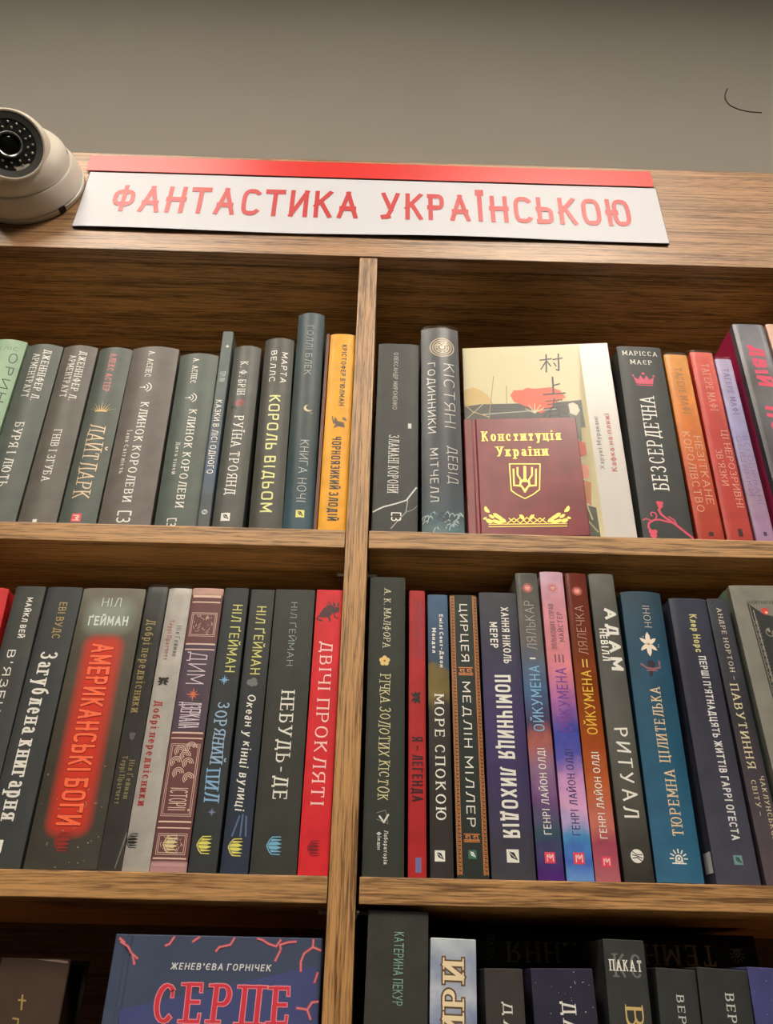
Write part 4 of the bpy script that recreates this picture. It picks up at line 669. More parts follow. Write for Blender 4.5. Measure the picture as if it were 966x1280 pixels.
MIDDLE_RIGHT = [
 {'x': 0.0088, 'w': 0.0293, 'a': -0.002, 'h': 0.2313, 'z': 1.5156, 'b': 1.2, 'p': 5, 'rough': 0.6, 'rec': 6, 'kind': 'hard', 'label': 'black-green book with golden flower and swirling pale title, right of the divider', 'col': (58, 62, 56), 'pr': [('T', 'А. К. МАЛФОРА', 0.2202, 0.1687, 0.5, 0.2, 'fancy', (214, 210, 176), 'd', 'author_lettering'), ('I', 'flower', 0.1573, 0.45, 0.3, (226, 194, 120), 'f', 'ornament'), ('T', 'РІЧКА ЗОЛОТИХ КІСТОК', 0.1461, 0.0515, 0.48, 0.28, 'fancy', (214, 208, 160), 'd', 'title_lettering'), ('I', 'tri', 0.0393, 0.5, 0.36, (150, 146, 130), 'f', 'publisher_mark'), ('T', 'Лабораторія', 0.0307, 0.0086, 0.56, 0.1, 'sans', (232, 230, 222), 'd', 'imprint_lettering'), ('T', 'фікшн', 0.0296, 0.018, 0.4, 0.1, 'sans', (232, 230, 222), 'd', 'imprint_lettering')]},
 {'x': 0.0327, 'w': 0.0129, 'a': 0.001, 'h': 0.2195, 'z': 1.5156, 'b': 0.6, 'p': 6, 'rough': 0.45, 'rec': 6, 'kind': 'soft', 'label': 'slim red book with black title, left of the blue sea book', 'col': (180, 48, 50), 'pr': [('T', 'РІЧАРД МЕТІСОН', 0.2093, 0.1606, 0.35, 0.2, 'sans', (120, 60, 90), 'd', 'author_lettering'), ('T', 'НАЙКРАЩЕ ВИДАННЯ', 0.2093, 0.1606, 0.7, 0.2, 'sans', (120, 70, 100), 'd', 'author_lettering'), ('I', 'wings', 0.1281, 0.5, 0.8, (30, 22, 24), 'd', 'ornament'), ('T', 'Я — ЛЕГЕНДА', 0.0978, 0.0509, 0.52, 0.62, 'boldsq', (50, 16, 20), 'd', 'title_lettering'), ('R', 0.0133, 0.0035, 0.4, 0.72, (112, 110, 160), 'publisher_mark')]},
 {'x': 0.0499, 'w': 0.0164, 'a': 0.0001, 'h': 0.2163, 'z': 1.5156, 'b': 0.8, 'p': 4, 'rough': 0.45, 'rec': 6, 'kind': 'hard', 'label': 'narrow blue book turning golden then dark, with white serif title', 'col': [(1.0001, (80, 108, 140)), (0.7204, (66, 84, 104)), (0.7019, (120, 104, 60)), (0.6062, (132, 116, 70)), (0.5562, (70, 62, 58)), (0.3472, (58, 54, 54)), (0.166, (62, 56, 54)), (0.006, (60, 56, 56))], 'pr': [('T', 'Емілі Сент-Джон', 0.1983, 0.1531, 0.66, 0.2, 'bold', (232, 230, 222), 'd', 'author_lettering'), ('T', 'Мандел', 0.1863, 0.1651, 0.3, 0.2, 'bold', (232, 230, 222), 'd', 'author_lettering'), ('T', 'МОРЕ СПОКОЮ', 0.1311, 0.0386, 0.5, 0.44, 'serif', (232, 230, 222), 'd', 'title_lettering'), ('I', 'quill', 0.0147, 0.42, 0.44, (232, 230, 222), 'd', 'publisher_mark')]},
 {'x': 0.0716, 'w': 0.0224, 'a': -0.0026, 'h': 0.2165, 'z': 1.5156, 'b': 1.0, 'p': 6, 'rough': 0.45, 'rec': 6, 'kind': 'soft', 'label': 'dark green book framed by orange Greek key borders', 'col': (48, 56, 52), 'pr': [('T', 'ЦИРЦЕЯ', 0.2081, 0.1583, 0.5, 0.28, 'sans', (232, 230, 222), 'd', 'title_lettering'), ('I', 'key', 0.1503, 0.5, (0.5, 0.1536, 0.147), (214, 140, 80), 'f', 'ornament'), ('T', 'МЕДЛІН МІЛЛЕР', 0.1418, 0.0342, 0.5, 0.28, 'sans', (232, 230, 222), 'd', 'title_lettering'), ('I', 'key', 0.0267, 0.5, (0.5, 0.0299, 0.024), (214, 140, 80), 'f', 'ornament'), ('I', 'keys', 0.0993, 0.09, (0.17, 0.2154, 0.0027), (214, 140, 80), 'f', 'greek_key_border'), ('I', 'keys', 0.0993, 0.91, (0.17, 0.2154, 0.0027), (214, 140, 80), 'f', 'greek_key_border'), ('I', 'quill', 0.0161, 0.5, 0.26, (60, 110, 92), 'd', 'publisher_mark')]},
 {'x': 0.1, 'w': 0.0309, 'a': -0.0001, 'h': 0.2195, 'z': 1.5156, 'b': 1.0, 'p': 6, 'rough': 0.45, 'rec': 6, 'kind': 'hard', 'label': 'violet-grey book with a heavy white title in two words', 'col': [(1.0015, (74, 76, 84)), (0.8078, (66, 66, 84)), (0.5112, (74, 64, 110)), (0.2948, (72, 62, 104)), (0.0952, (70, 68, 82)), (0.0082, (72, 72, 82))], 'pr': [('T', 'ХАННЯ НІКОЛЬ', 0.2061, 0.1577, 0.66, 0.2, 'bold', (232, 230, 222), 'd', 'author_lettering'), ('T', 'МЕРЕР', 0.1926, 0.1705, 0.34, 0.2, 'bold', (232, 230, 222), 'd', 'author_lettering'), ('T', 'ПОМІЧНИЦЯ', 0.1478, 0.0833, 0.5, 0.4, 'boldsq2', (232, 230, 222), 'd', 'title_lettering'), ('T', 'ЛИХОДІЯ', 0.0768, 0.0278, 0.5, 0.38, 'boldsq2', (232, 230, 222), 'd', 'title_lettering'), ('I', 'quill', 0.0157, 0.5, 0.28, (232, 230, 222), 'd', 'publisher_mark')]},
 {'x': 0.1262, 'w': 0.0184, 'a': -0.004, 'h': 0.2384, 'z': 1.5156, 'b': 1.0, 'p': 4, 'rough': 0.22, 'rec': 6, 'kind': 'hard', 'label': 'grey-to-purple space book of the matching three, leftmost', 'col': [(1.0002, (104, 104, 100)), (0.7464, (118, 114, 112)), (0.579, (90, 116, 150)), (0.4602, (90, 80, 110)), (0.4091, (176, 110, 100)), (0.3222, (150, 120, 150)), (0.2266, (122, 90, 138)), (0.1347, (70, 96, 110)), (0.0571, (84, 70, 120)), (0.0071, (90, 54, 130))], 'pr': [('I', 'badge', 0.2242, 0.5, 0.5, (214, 120, 116), 'f', 'publisher_mark'), ('T', 'ЛЯЛЬКАР', 0.2125, 0.1697, 0.5, 0.42, 'thin', (176, 172, 168), 'u', 'title_lettering'), ('T', 'ОЙКУМЕНА', 0.1563, 0.1042, 0.5, 0.46, 'sans', (130, 180, 216), 'u', 'title_lettering'), ('R', 0.163, 0.1616, 0.35, 0.6, (232, 230, 222), 'dash'), ('T', 'ГЕНРІ ЛАЙОН ОЛДІ', 0.0915, 0.0305, 0.5, 0.3, 'sans', (232, 230, 222), 'u', 'author_lettering'), ('I', 'sqmark', 0.0151, 0.5, 0.4, (222, 70, 96), 'f', 'publisher_mark')]},
 {'x': 0.1466, 'w': 0.0193, 'a': -0.0002, 'h': 0.2401, 'z': 1.5156, 'b': 1.0, 'p': 4, 'rough': 0.22, 'rec': 6, 'kind': 'hard', 'label': 'pink-to-blue space book, middle of the matching three', 'col': [(1.0016, (206, 176, 196)), (0.8604, (210, 150, 160)), (0.6589, (214, 140, 150)), (0.5502, (180, 120, 170)), (0.4335, (84, 90, 170)), (0.3586, (100, 100, 180)), (0.2857, (196, 150, 196)), (0.2037, (214, 170, 206)), (0.1245, (90, 150, 200)), (0.0583, (80, 110, 190)), (0.0071, (110, 150, 210))], 'pr': [('I', 'badge', 0.2248, 0.5, 0.5, (200, 120, 120), 'f', 'publisher_mark'), ('T', 'МАЙСТЕР', 0.203, 0.1771, 0.68, 0.22, 'sans', (90, 70, 90), 'u', 'title_lettering'), ('T', 'ЛЯЛЬКОВИХ СПРАВ', 0.2102, 0.1703, 0.34, 0.22, 'sans', (90, 70, 90), 'u', 'title_lettering'), ('R', 0.1662, 0.1595, 0.3, 0.36, (110, 70, 90), 'dash'), ('R', 0.1662, 0.1595, 0.46, 0.52, (110, 70, 90), 'dash'), ('R', 0.1662, 0.1595, 0.62, 0.68, (110, 70, 90), 'dash'), ('T', 'ОЙКУМЕНА', 0.1549, 0.1041, 0.5, 0.46, 'sans', (112, 56, 150), 'u', 'title_lettering'), ('T', 'ГЕНРІ ЛАЙОН ОЛДІ', 0.0914, 0.0304, 0.5, 0.3, 'sans', (60, 50, 100), 'u', 'author_lettering'), ('I', 'sqmark', 0.0151, 0.5, 0.4, (222, 70, 96), 'f', 'publisher_mark')]},
 {'x': 0.1658, 'w': 0.0175, 'a': 0.0046, 'h': 0.2395, 'z': 1.5156, 'b': 1.0, 'p': 4, 'rough': 0.22, 'rec': 6, 'kind': 'hard', 'label': 'rust-red space book with yellow title, rightmost of the matching three', 'col': [(0.9999, (120, 58, 50)), (0.8054, (118, 62, 48)), (0.5803, (140, 74, 40)), (0.4238, (160, 84, 44)), (0.2764, (186, 104, 66)), (0.1599, (196, 120, 110)), (0.0927, (168, 84, 104)), (0.0084, (178, 110, 120))], 'pr': [('I', 'badge', 0.2224, 0.5, 0.5, (222, 120, 110), 'f', 'publisher_mark'), ('T', 'ЛЯЛЕЧКА', 0.2093, 0.1667, 0.5, 0.42, 'thin', (190, 150, 130), 'u', 'title_lettering'), ('R', 0.1627, 0.156, 0.38, 0.44, (230, 190, 90), 'dash'), ('R', 0.1627, 0.156, 0.56, 0.62, (230, 190, 90), 'dash'), ('T', 'ОЙКУМЕНА', 0.1534, 0.1027, 0.5, 0.46, 'sans', (228, 184, 56), 'u', 'title_lettering'), ('T', 'ГЕНРІ ЛАЙОН ОЛДІ', 0.0895, 0.0286, 0.5, 0.3, 'sans', (232, 230, 222), 'u', 'author_lettering'), ('I', 'sqmark', 0.0133, 0.5, 0.4, (222, 70, 96), 'f', 'publisher_mark')]},
 {'x': 0.1879, 'w': 0.0209, 'a': 0.0033, 'h': 0.2394, 'z': 1.5156, 'b': 1.2, 'p': 4, 'rough': 0.45, 'rec': 6, 'kind': 'hard', 'label': 'mottled grey book with rough white brush title, left of the blue book', 'col': [(1.0001, (112, 112, 106)), (0.8084, (84, 84, 80)), (0.5828, (96, 96, 92)), (0.4771, (100, 100, 95)), (0.2314, (88, 86, 80)), (0.0084, (60, 58, 54))], 'pr': [('T', 'АДАМ', 0.2077, 0.1539, 0.68, 0.44, 'boldsq2', (232, 230, 222), 'd', 'author_lettering'), ('T', 'НЕВІЛЛ', 0.1893, 0.1619, 0.3, 0.28, 'bold', (232, 230, 222), 'd', 'author_lettering'), ('T', 'РИТУАЛ', 0.1081, 0.0432, 0.5, 0.5, 'brushthin2', (232, 230, 222), 'd', 'title_lettering'), ('I', 'ball', 0.0174, 0.5, 0.44, (232, 230, 222), 'd', 'publisher_mark')]},
 {'x': 0.2172, 'w': 0.0332, 'a': 0.0156, 'h': 0.2237, 'z': 1.5156, 'b': 3, 'p': 2.2, 'rough': 0.45, 'rec': 6, 'kind': 'hard', 'label': 'wide deep-blue hardback with a white star flower and gold title', 'col': [(1.0034, (52, 78, 94)), (0.8057, (40, 80, 104)), (0.3778, (46, 96, 124)), (0.008, (60, 110, 142))], 'pr': [('T', 'НОНІ', 0.2105, 0.1913, 0.56, 0.18, 'thin', (208, 200, 186), 'u', 'author_lettering'), ('I', 'flower6', 0.1767, 0.5, 0.42, (236, 222, 204), 'f', 'ornament'), ('I', 'hand', 0.1585, 0.5, 0.4, (40, 34, 44), 'f', 'ornament'), ('T', 'ЦІЛИТЕЛЬКА', 0.1407, 0.0834, 0.5, 0.24, 'serif', (222, 200, 160), 'u', 'title_lettering'), ('T', 'ТЮРЕМНА', 0.0775, 0.0311, 0.56, 0.24, 'serif', (222, 200, 160), 'u', 'title_lettering'), ('I', 'sun', 0.0173, 0.5, 0.36, (232, 230, 222), 'f', 'publisher_mark')]},
 {'x': 0.2574, 'w': 0.031, 'a': 0.0063, 'h': 0.2186, 'z': 1.5156, 'b': 1.6, 'p': 4, 'rough': 0.3, 'rec': 6, 'kind': 'hard', 'label': 'dark navy-violet hardback with white title and yellow author name', 'sticker': 1, 'col': [(0.9982, (72, 76, 92)), (0.6757, (66, 66, 80)), (0.0105, (82, 82, 96))], 'pr': [('T', 'Клер Норс', 0.2038, 0.171, 0.56, 0.2, 'bold', (214, 206, 140), 'd', 'author_lettering'), ('T', "ПЕРШІ П'ЯТНАДЦЯТЬ ЖИТТІВ ГАРРІ ОГЕСТА", 0.1676, 0.0294, 0.6, 0.19, 'bold', (222, 222, 222), 'd', 'title_lettering'), ('I', 'quill', 0.0162, 0.56, 0.2, (110, 150, 148), 'd', 'publisher_mark')]},
 {'x': 0.285, 'w': 0.0172, 'a': -0.0073, 'h': 0.2189, 'z': 1.5156, 'b': 0.8, 'p': 5, 'rough': 0.45, 'rec': 6, 'kind': 'hard', 'label': 'narrow dark book with small cream title beside the ornate grey book', 'col': [(0.9999, (66, 68, 80)), (0.5321, (58, 56, 64)), (0.0128, (96, 84, 92))], 'pr': [('T', 'АНДРЕ НОРТОН —', 0.2102, 0.1484, 0.5, 0.22, 'serif', (216, 206, 186), 'd', 'author_lettering'), ('T', 'ПАВУТИННЯ', 0.1451, 0.0803, 0.42, 0.36, 'serif', (216, 206, 170), 'd', 'title_lettering'), ('T', 'ЧАКЛУНСЬКОГО', 0.0745, 0.0247, 0.75, 0.2, 'serif', (216, 206, 170), 'd', 'title_lettering'), ('T', 'СВІТУ —', 0.0716, 0.0463, 0.35, 0.2, 'serif', (216, 206, 170), 'd', 'title_lettering')]},
 {'x': 0.3251, 'w': 0.0502, 'a': -0.0167, 'h': 0.2318, 'z': 1.5156, 'b': 0.8, 'p': 8, 'rough': 0.45, 'rec': 6, 'kind': 'hard', 'label': 'pale grey ornate hardback with black lace panel and red gem, right end', 'side': (120, 150, 130), 'col': (134, 132, 124), 'pr': [('F', 'НАЙТІНҐЕЙЛ', 0.216, 0.5, 0.05, 0.52, 'serif', (60, 56, 56), 'author_lettering'), ('I', 'lace', 0, 0, 0, (40, 42, 42), 'f', 'ornament'), ('I', 'gem', 0.208, 0.5, 0.16, (206, 66, 60), 'f', 'ornament')]},
]
LOW_RIGHT = [
 {'x': 0.015, 'w': 0.0407, 'a': 0.0193, 'h': 0.2523, 'z': 1.2425, 'b': 0.6, 'p': 9, 'rough': 0.45, 'rec': 6, 'kind': 'hard', 'label': 'tall dark grey book with teal author name, left of the pale blue one', 'col': (70, 70, 66), 'pr': [('T', 'КАТЕРИНА ПЕКУР', 0.2395, 0.1974, 0.52, 0.16, 'sans', (130, 170, 158), 'd', 'author_lettering')]},
 {'x': 0.0509, 'w': 0.0303, 'a': 0.0248, 'h': 0.2364, 'z': 1.2425, 'b': 0.6, 'p': 8, 'rough': 0.45, 'rec': 6, 'kind': 'hard', 'label': 'cloudy white-blue book with large cream letters edged in brown', 'col': [(1.0019, (190, 198, 204)), (0.9271, (150, 160, 184)), (0.8603, (186, 192, 204)), (0.7951, (130, 142, 172))], 'pr': [('T', 'ВИРИ', 0.2229, 0.1669, 0.5, 0.46, 'outl', (236, 218, 180), 'u', 'title_lettering')]},
 {'x': 0.0896, 'w': 0.0252, 'a': -0.0011, 'h': 0.2198, 'z': 1.2425, 'b': 0.6, 'p': 8, 'rough': 0.45, 'rec': 6, 'kind': 'hard', 'label': 'dark brown-grey book with a white title beginning, right of the cloudy book', 'col': (72, 68, 66), 'pr': [('T', 'ДАР МОРЯ', 0.2012, 0.1319, 0.56, 0.24, 'serif', (232, 230, 222), 'd', 'title_lettering')]},
 {'x': 0.131, 'w': 0.0408, 'a': -0.0143, 'h': 0.2203, 'z': 1.2425, 'b': 0.6, 'p': 8, 'rough': 0.45, 'rec': 6, 'kind': 'hard', 'label': 'navy book sprinkled with white specks, second with the same white title', 'col': [(1.001, (56, 54, 76)), (0.9392, (58, 56, 72)), (0.6355, (50, 48, 70))], 'pr': [('T', 'ДАР ЗІРОК', 0.2016, 0.1323, 0.56, 0.22, 'serif', (232, 230, 222), 'd', 'title_lettering'), ('I', 'specks2', 0.2069, 0.5, 0.9, (200, 200, 210), 'f', 'ornament')]},
 {'x': 0.1655, 'w': 0.0273, 'a': 0.0234, 'h': 0.2379, 'z': 1.2425, 'b': 0.6, 'p': 8, 'rough': 0.45, 'rec': 6, 'kind': 'hard', 'label': 'taller dark grey book with white horizontal lettering over grey monogram', 'col': (66, 68, 66), 'pr': [('F', 'КС', 0.2227, 0.55, 0.5, 0.66, 'serif', (112, 114, 110), 'monogram'), ('F', 'ПАКАТ', 0.2227, 0.5, 0.24, 0.78, 'serifb', (232, 230, 222), 'author_lettering'), ('T', 'ВОЛЯ', 0.1997, 0.1329, 0.6, 0.42, 'serif', (206, 180, 120), 'd', 'title_lettering')]},
 {'x': 0.1927, 'w': 0.0262, 'a': 0.0498, 'h': 0.2213, 'z': 1.2425, 'b': 0.8, 'p': 6, 'rough': 0.45, 'rec': 6, 'kind': 'hard', 'label': 'dark grey-green book with spaced white author name, left of its twin', 'col': (62, 64, 62), 'pr': [('T', 'ВЕРОНІКА', 0.2063, 0.1609, 0.54, 0.18, 'serif', (200, 204, 200), 'd', 'author_lettering')]},
 {'x': 0.2233, 'w': 0.0331, 'a': 0.0513, 'h': 0.2217, 'z': 1.2425, 'b': 0.8, 'p': 6, 'rough': 0.45, 'rec': 6, 'kind': 'hard', 'label': 'dark grey-green book with spaced white author name, beside the blue-violet book', 'col': (60, 62, 60), 'pr': [('T', 'ВЕРОНІКА', 0.2076, 0.1613, 0.58, 0.17, 'serif', (200, 204, 200), 'd', 'author_lettering')]},
 {'x': 0.2635, 'w': 0.0375, 'a': 0.0314, 'h': 0.2227, 'z': 1.2425, 'b': 0.6, 'p': 8, 'rough': 0.45, 'rec': 6, 'kind': 'hard', 'label': 'blue-violet book with tiny white specks at the right edge of the lowest shelf', 'col': (78, 80, 128), 'pr': [('I', 'specks2', 0.2047, 0.4, 0.7, (210, 210, 230), 'f', 'ornament')]},
]
KAFKA_PRINTS = [('PG', [(-0.0739, 0.2325), (0.04499, 0.23073), (0.03364, 0.09666), (0.04607, -0.00183), (-0.07396, -0.00262)], (216, 204, 160), 'cover_art', 1), ('PG', [(-0.07428, 0.17603), (-0.06458, 0.17982), (-0.05583, 0.17494), (-0.0501, 0.16921), (-0.04463, 0.15717), (-0.0747, 0.15553)], (206, 176, 110), 'cover_art', 2), ('PG', [(-0.0747, 0.15553), (-0.05782, 0.15785), (-0.02846, 0.1574), (0.01581, 0.15724), (0.04043, 0.15912), (0.0412, 0.12564), (-0.07522, 0.13035)], (66, 64, 60), 'cover_art', 3), ('PG', [(-0.02797, 0.16798), (-0.02397, 0.17418), (-0.01582, 0.17372), (-0.0112, 0.17667), (-0.00383, 0.17518), (0.00516, 0.17573), (0.01268, 0.17637), (0.02131, 0.17164), (0.02587, 0.16298), (0.01581, 0.15724), (0.00935, 0.14927), (0.00022, 0.14455), (-0.00825, 0.15011), (-0.0175, 0.15579), (-0.02469, 0.15931)], (232, 84, 52), 'cover_art', 4), ('PL', [(-0.05601, 0.1451), (0.01522, 0.14899)], 0.00114, (180, 178, 165), 'cover_art', 5), ('PL', [(-0.05837, 0.13894), (0.01435, 0.13677)], 0.00076, (160, 158, 150), 'cover_art', 5), ('PL', [(-0.04957, 0.14166), (-0.06538, 0.1487), (-0.07391, 0.1587)], 0.00095, (190, 170, 110), 'cover_art', 5), ('PL', [(-0.04333, 0.1928), (-0.05044, 0.13755)], 0.00067, (150, 140, 110), 'cover_art', 5), ('PL', [(-0.05259, 0.16077), (-0.07435, 0.13758)], 0.00085, (190, 175, 130), 'cover_art', 5), ('PL', [(-0.03115, 0.18), (-0.03217, 0.15653)], 0.00057, (120, 110, 90), 'cover_art', 5), ('PL', [(-0.00562, 0.14482), (-0.01089, 0.15545)], 0.00076, (220, 210, 170), 'cover_art', 6), ('PL', [(-0.00562, 0.14482), (-0.00495, 0.1562)], 0.00076, (220, 210, 170), 'cover_art', 6), ('PL', [(-0.00562, 0.14482), (0.00087, 0.15487)], 0.00076, (220, 210, 170), 'cover_art', 6), ('PL', [(-0.00562, 0.14482), (-0.01411, 0.1504)], 0.00076, (220, 210, 170), 'cover_art', 6), ('PL', [(-0.00562, 0.14482), (0.00355, 0.15058)], 0.00076, (220, 210, 170), 'cover_art', 6), ('PG', [(0.02745, 0.15459), (0.03204, 0.15643), (0.03621, 0.15314), (0.03782, 0.14589), (0.03365, 0.13999), (0.02804, 0.14328)], (214, 208, 192), 'cover_art', 6), ('PG', [(0.02665, 0.14436), (0.03765, 0.14387), (0.03631, 0.11107), (0.03446, 0.10627), (0.03104, 0.12604)], (100, 100, 92), 'cover_art', 4), ('PG', [(0.02983, 0.11129), (0.03893, 0.10806), (0.03918, 0.09459), (0.03102, 0.091)], (206, 70, 48), 'cover_art', 5), ('PG', [(0.02983, 0.08535), (0.03943, 0.08135), (0.03896, 0.06836), (0.03108, 0.06666)], (226, 140, 110), 'cover_art', 5), ('PG', [(0.03108, 0.06666), (0.03987, 0.06284), (0.03757, 0.0377), (0.03184, 0.04308)], (196, 120, 60), 'cover_art', 5), ('PG', [(0.03152, 0.03952), (0.04155, 0.0359), (0.04219, -0.00018), (0.03411, -0.00023)], (60, 62, 44), 'cover_art', 4), ('PL', [(0.03107, 0.05026), (0.03698, 0.02369)], 0.00143, (190, 180, 130), 'cover_art', 6), ('PL', [(0.03219, 0.0237), (0.04054, 0.01079)], 0.00143, (170, 160, 110), 'cover_art', 6), ('UT', 'Харукі Муракамі', 0.04915, 0.07742, 0.13808, 0.00476, 'sans', (110, 100, 100), 'author_lettering'), ('UT', 'Кафка на пляжі', 0.05908, 0.07443, 0.14162, 0.00588, 'sans', (196, 80, 76), 'title_lettering'), ('PL', [(0.00443, 0.21179), (0.01596, 0.21322)], 0.00152, (34, 32, 32), 'calligraphy', 7), ('PL', [(0.01101, 0.21916), (0.00948, 0.19599)], 0.00152, (34, 32, 32), 'calligraphy', 7), ('PL', [(0.01042, 0.21026), (0.00442, 0.19961)], 0.00123, (34, 32, 32), 'calligraphy', 7), ('PL', [(0.01118, 0.21021), (0.01452, 0.20335)], 0.00123, (34, 32, 32), 'calligraphy', 7), ('PL', [(0.0174, 0.212), (0.02669, 0.21358)], 0.00152, (34, 32, 32), 'calligraphy', 7), ('PL', [(0.02329, 0.2194), (0.02207, 0.19737), (0.0195, 0.19863)], 0.00152, (34, 32, 32), 'calligraphy', 7), ('PL', [(0.01785, 0.20754), (0.01982, 0.20299)], 0.00123, (34, 32, 32), 'calligraphy', 7), ('PL', [(0.01506, 0.18912), (0.01432, 0.1678)], 0.00171, (34, 32, 32), 'calligraphy', 7), ('PL', [(0.01506, 0.17837), (0.02119, 0.18015)], 0.00152, (34, 32, 32), 'calligraphy', 7), ('PL', [(0.00462, 0.16726), (0.02553, 0.16824)], 0.00171, (34, 32, 32), 'calligraphy', 7), ('PL', [(0.00629, 0.15877), (0.02194, 0.16006)], 0.00114, (34, 32, 32), 'calligraphy', 7), ('PL', [(0.00749, 0.15454), (0.02089, 0.15595)], 0.00114, (34, 32, 32), 'calligraphy', 7), ('PL', [(0.00348, 0.14955), (0.02426, 0.15165)], 0.00133, (34, 32, 32), 'calligraphy', 7), ('PL', [(0.0147, 0.16252), (0.01243, 0.15119), (0.00289, 0.14032)], 0.00123, (34, 32, 32), 'calligraphy', 7), ('PL', [(0.01463, 0.15108), (0.02429, 0.14243)], 0.00123, (34, 32, 32), 'calligraphy', 7), ('PL', [(0.00914, 0.14619), (0.00838, 0.135)], 0.00114, (34, 32, 32), 'calligraphy', 7), ('PL', [(0.00914, 0.14619), (0.01801, 0.14681), (0.01712, 0.13463)], 0.00114, (34, 32, 32), 'calligraphy', 7), ('PL', [(0.00879, 0.14108), (0.01763, 0.14171)], 0.00114, (34, 32, 32), 'calligraphy', 7)]
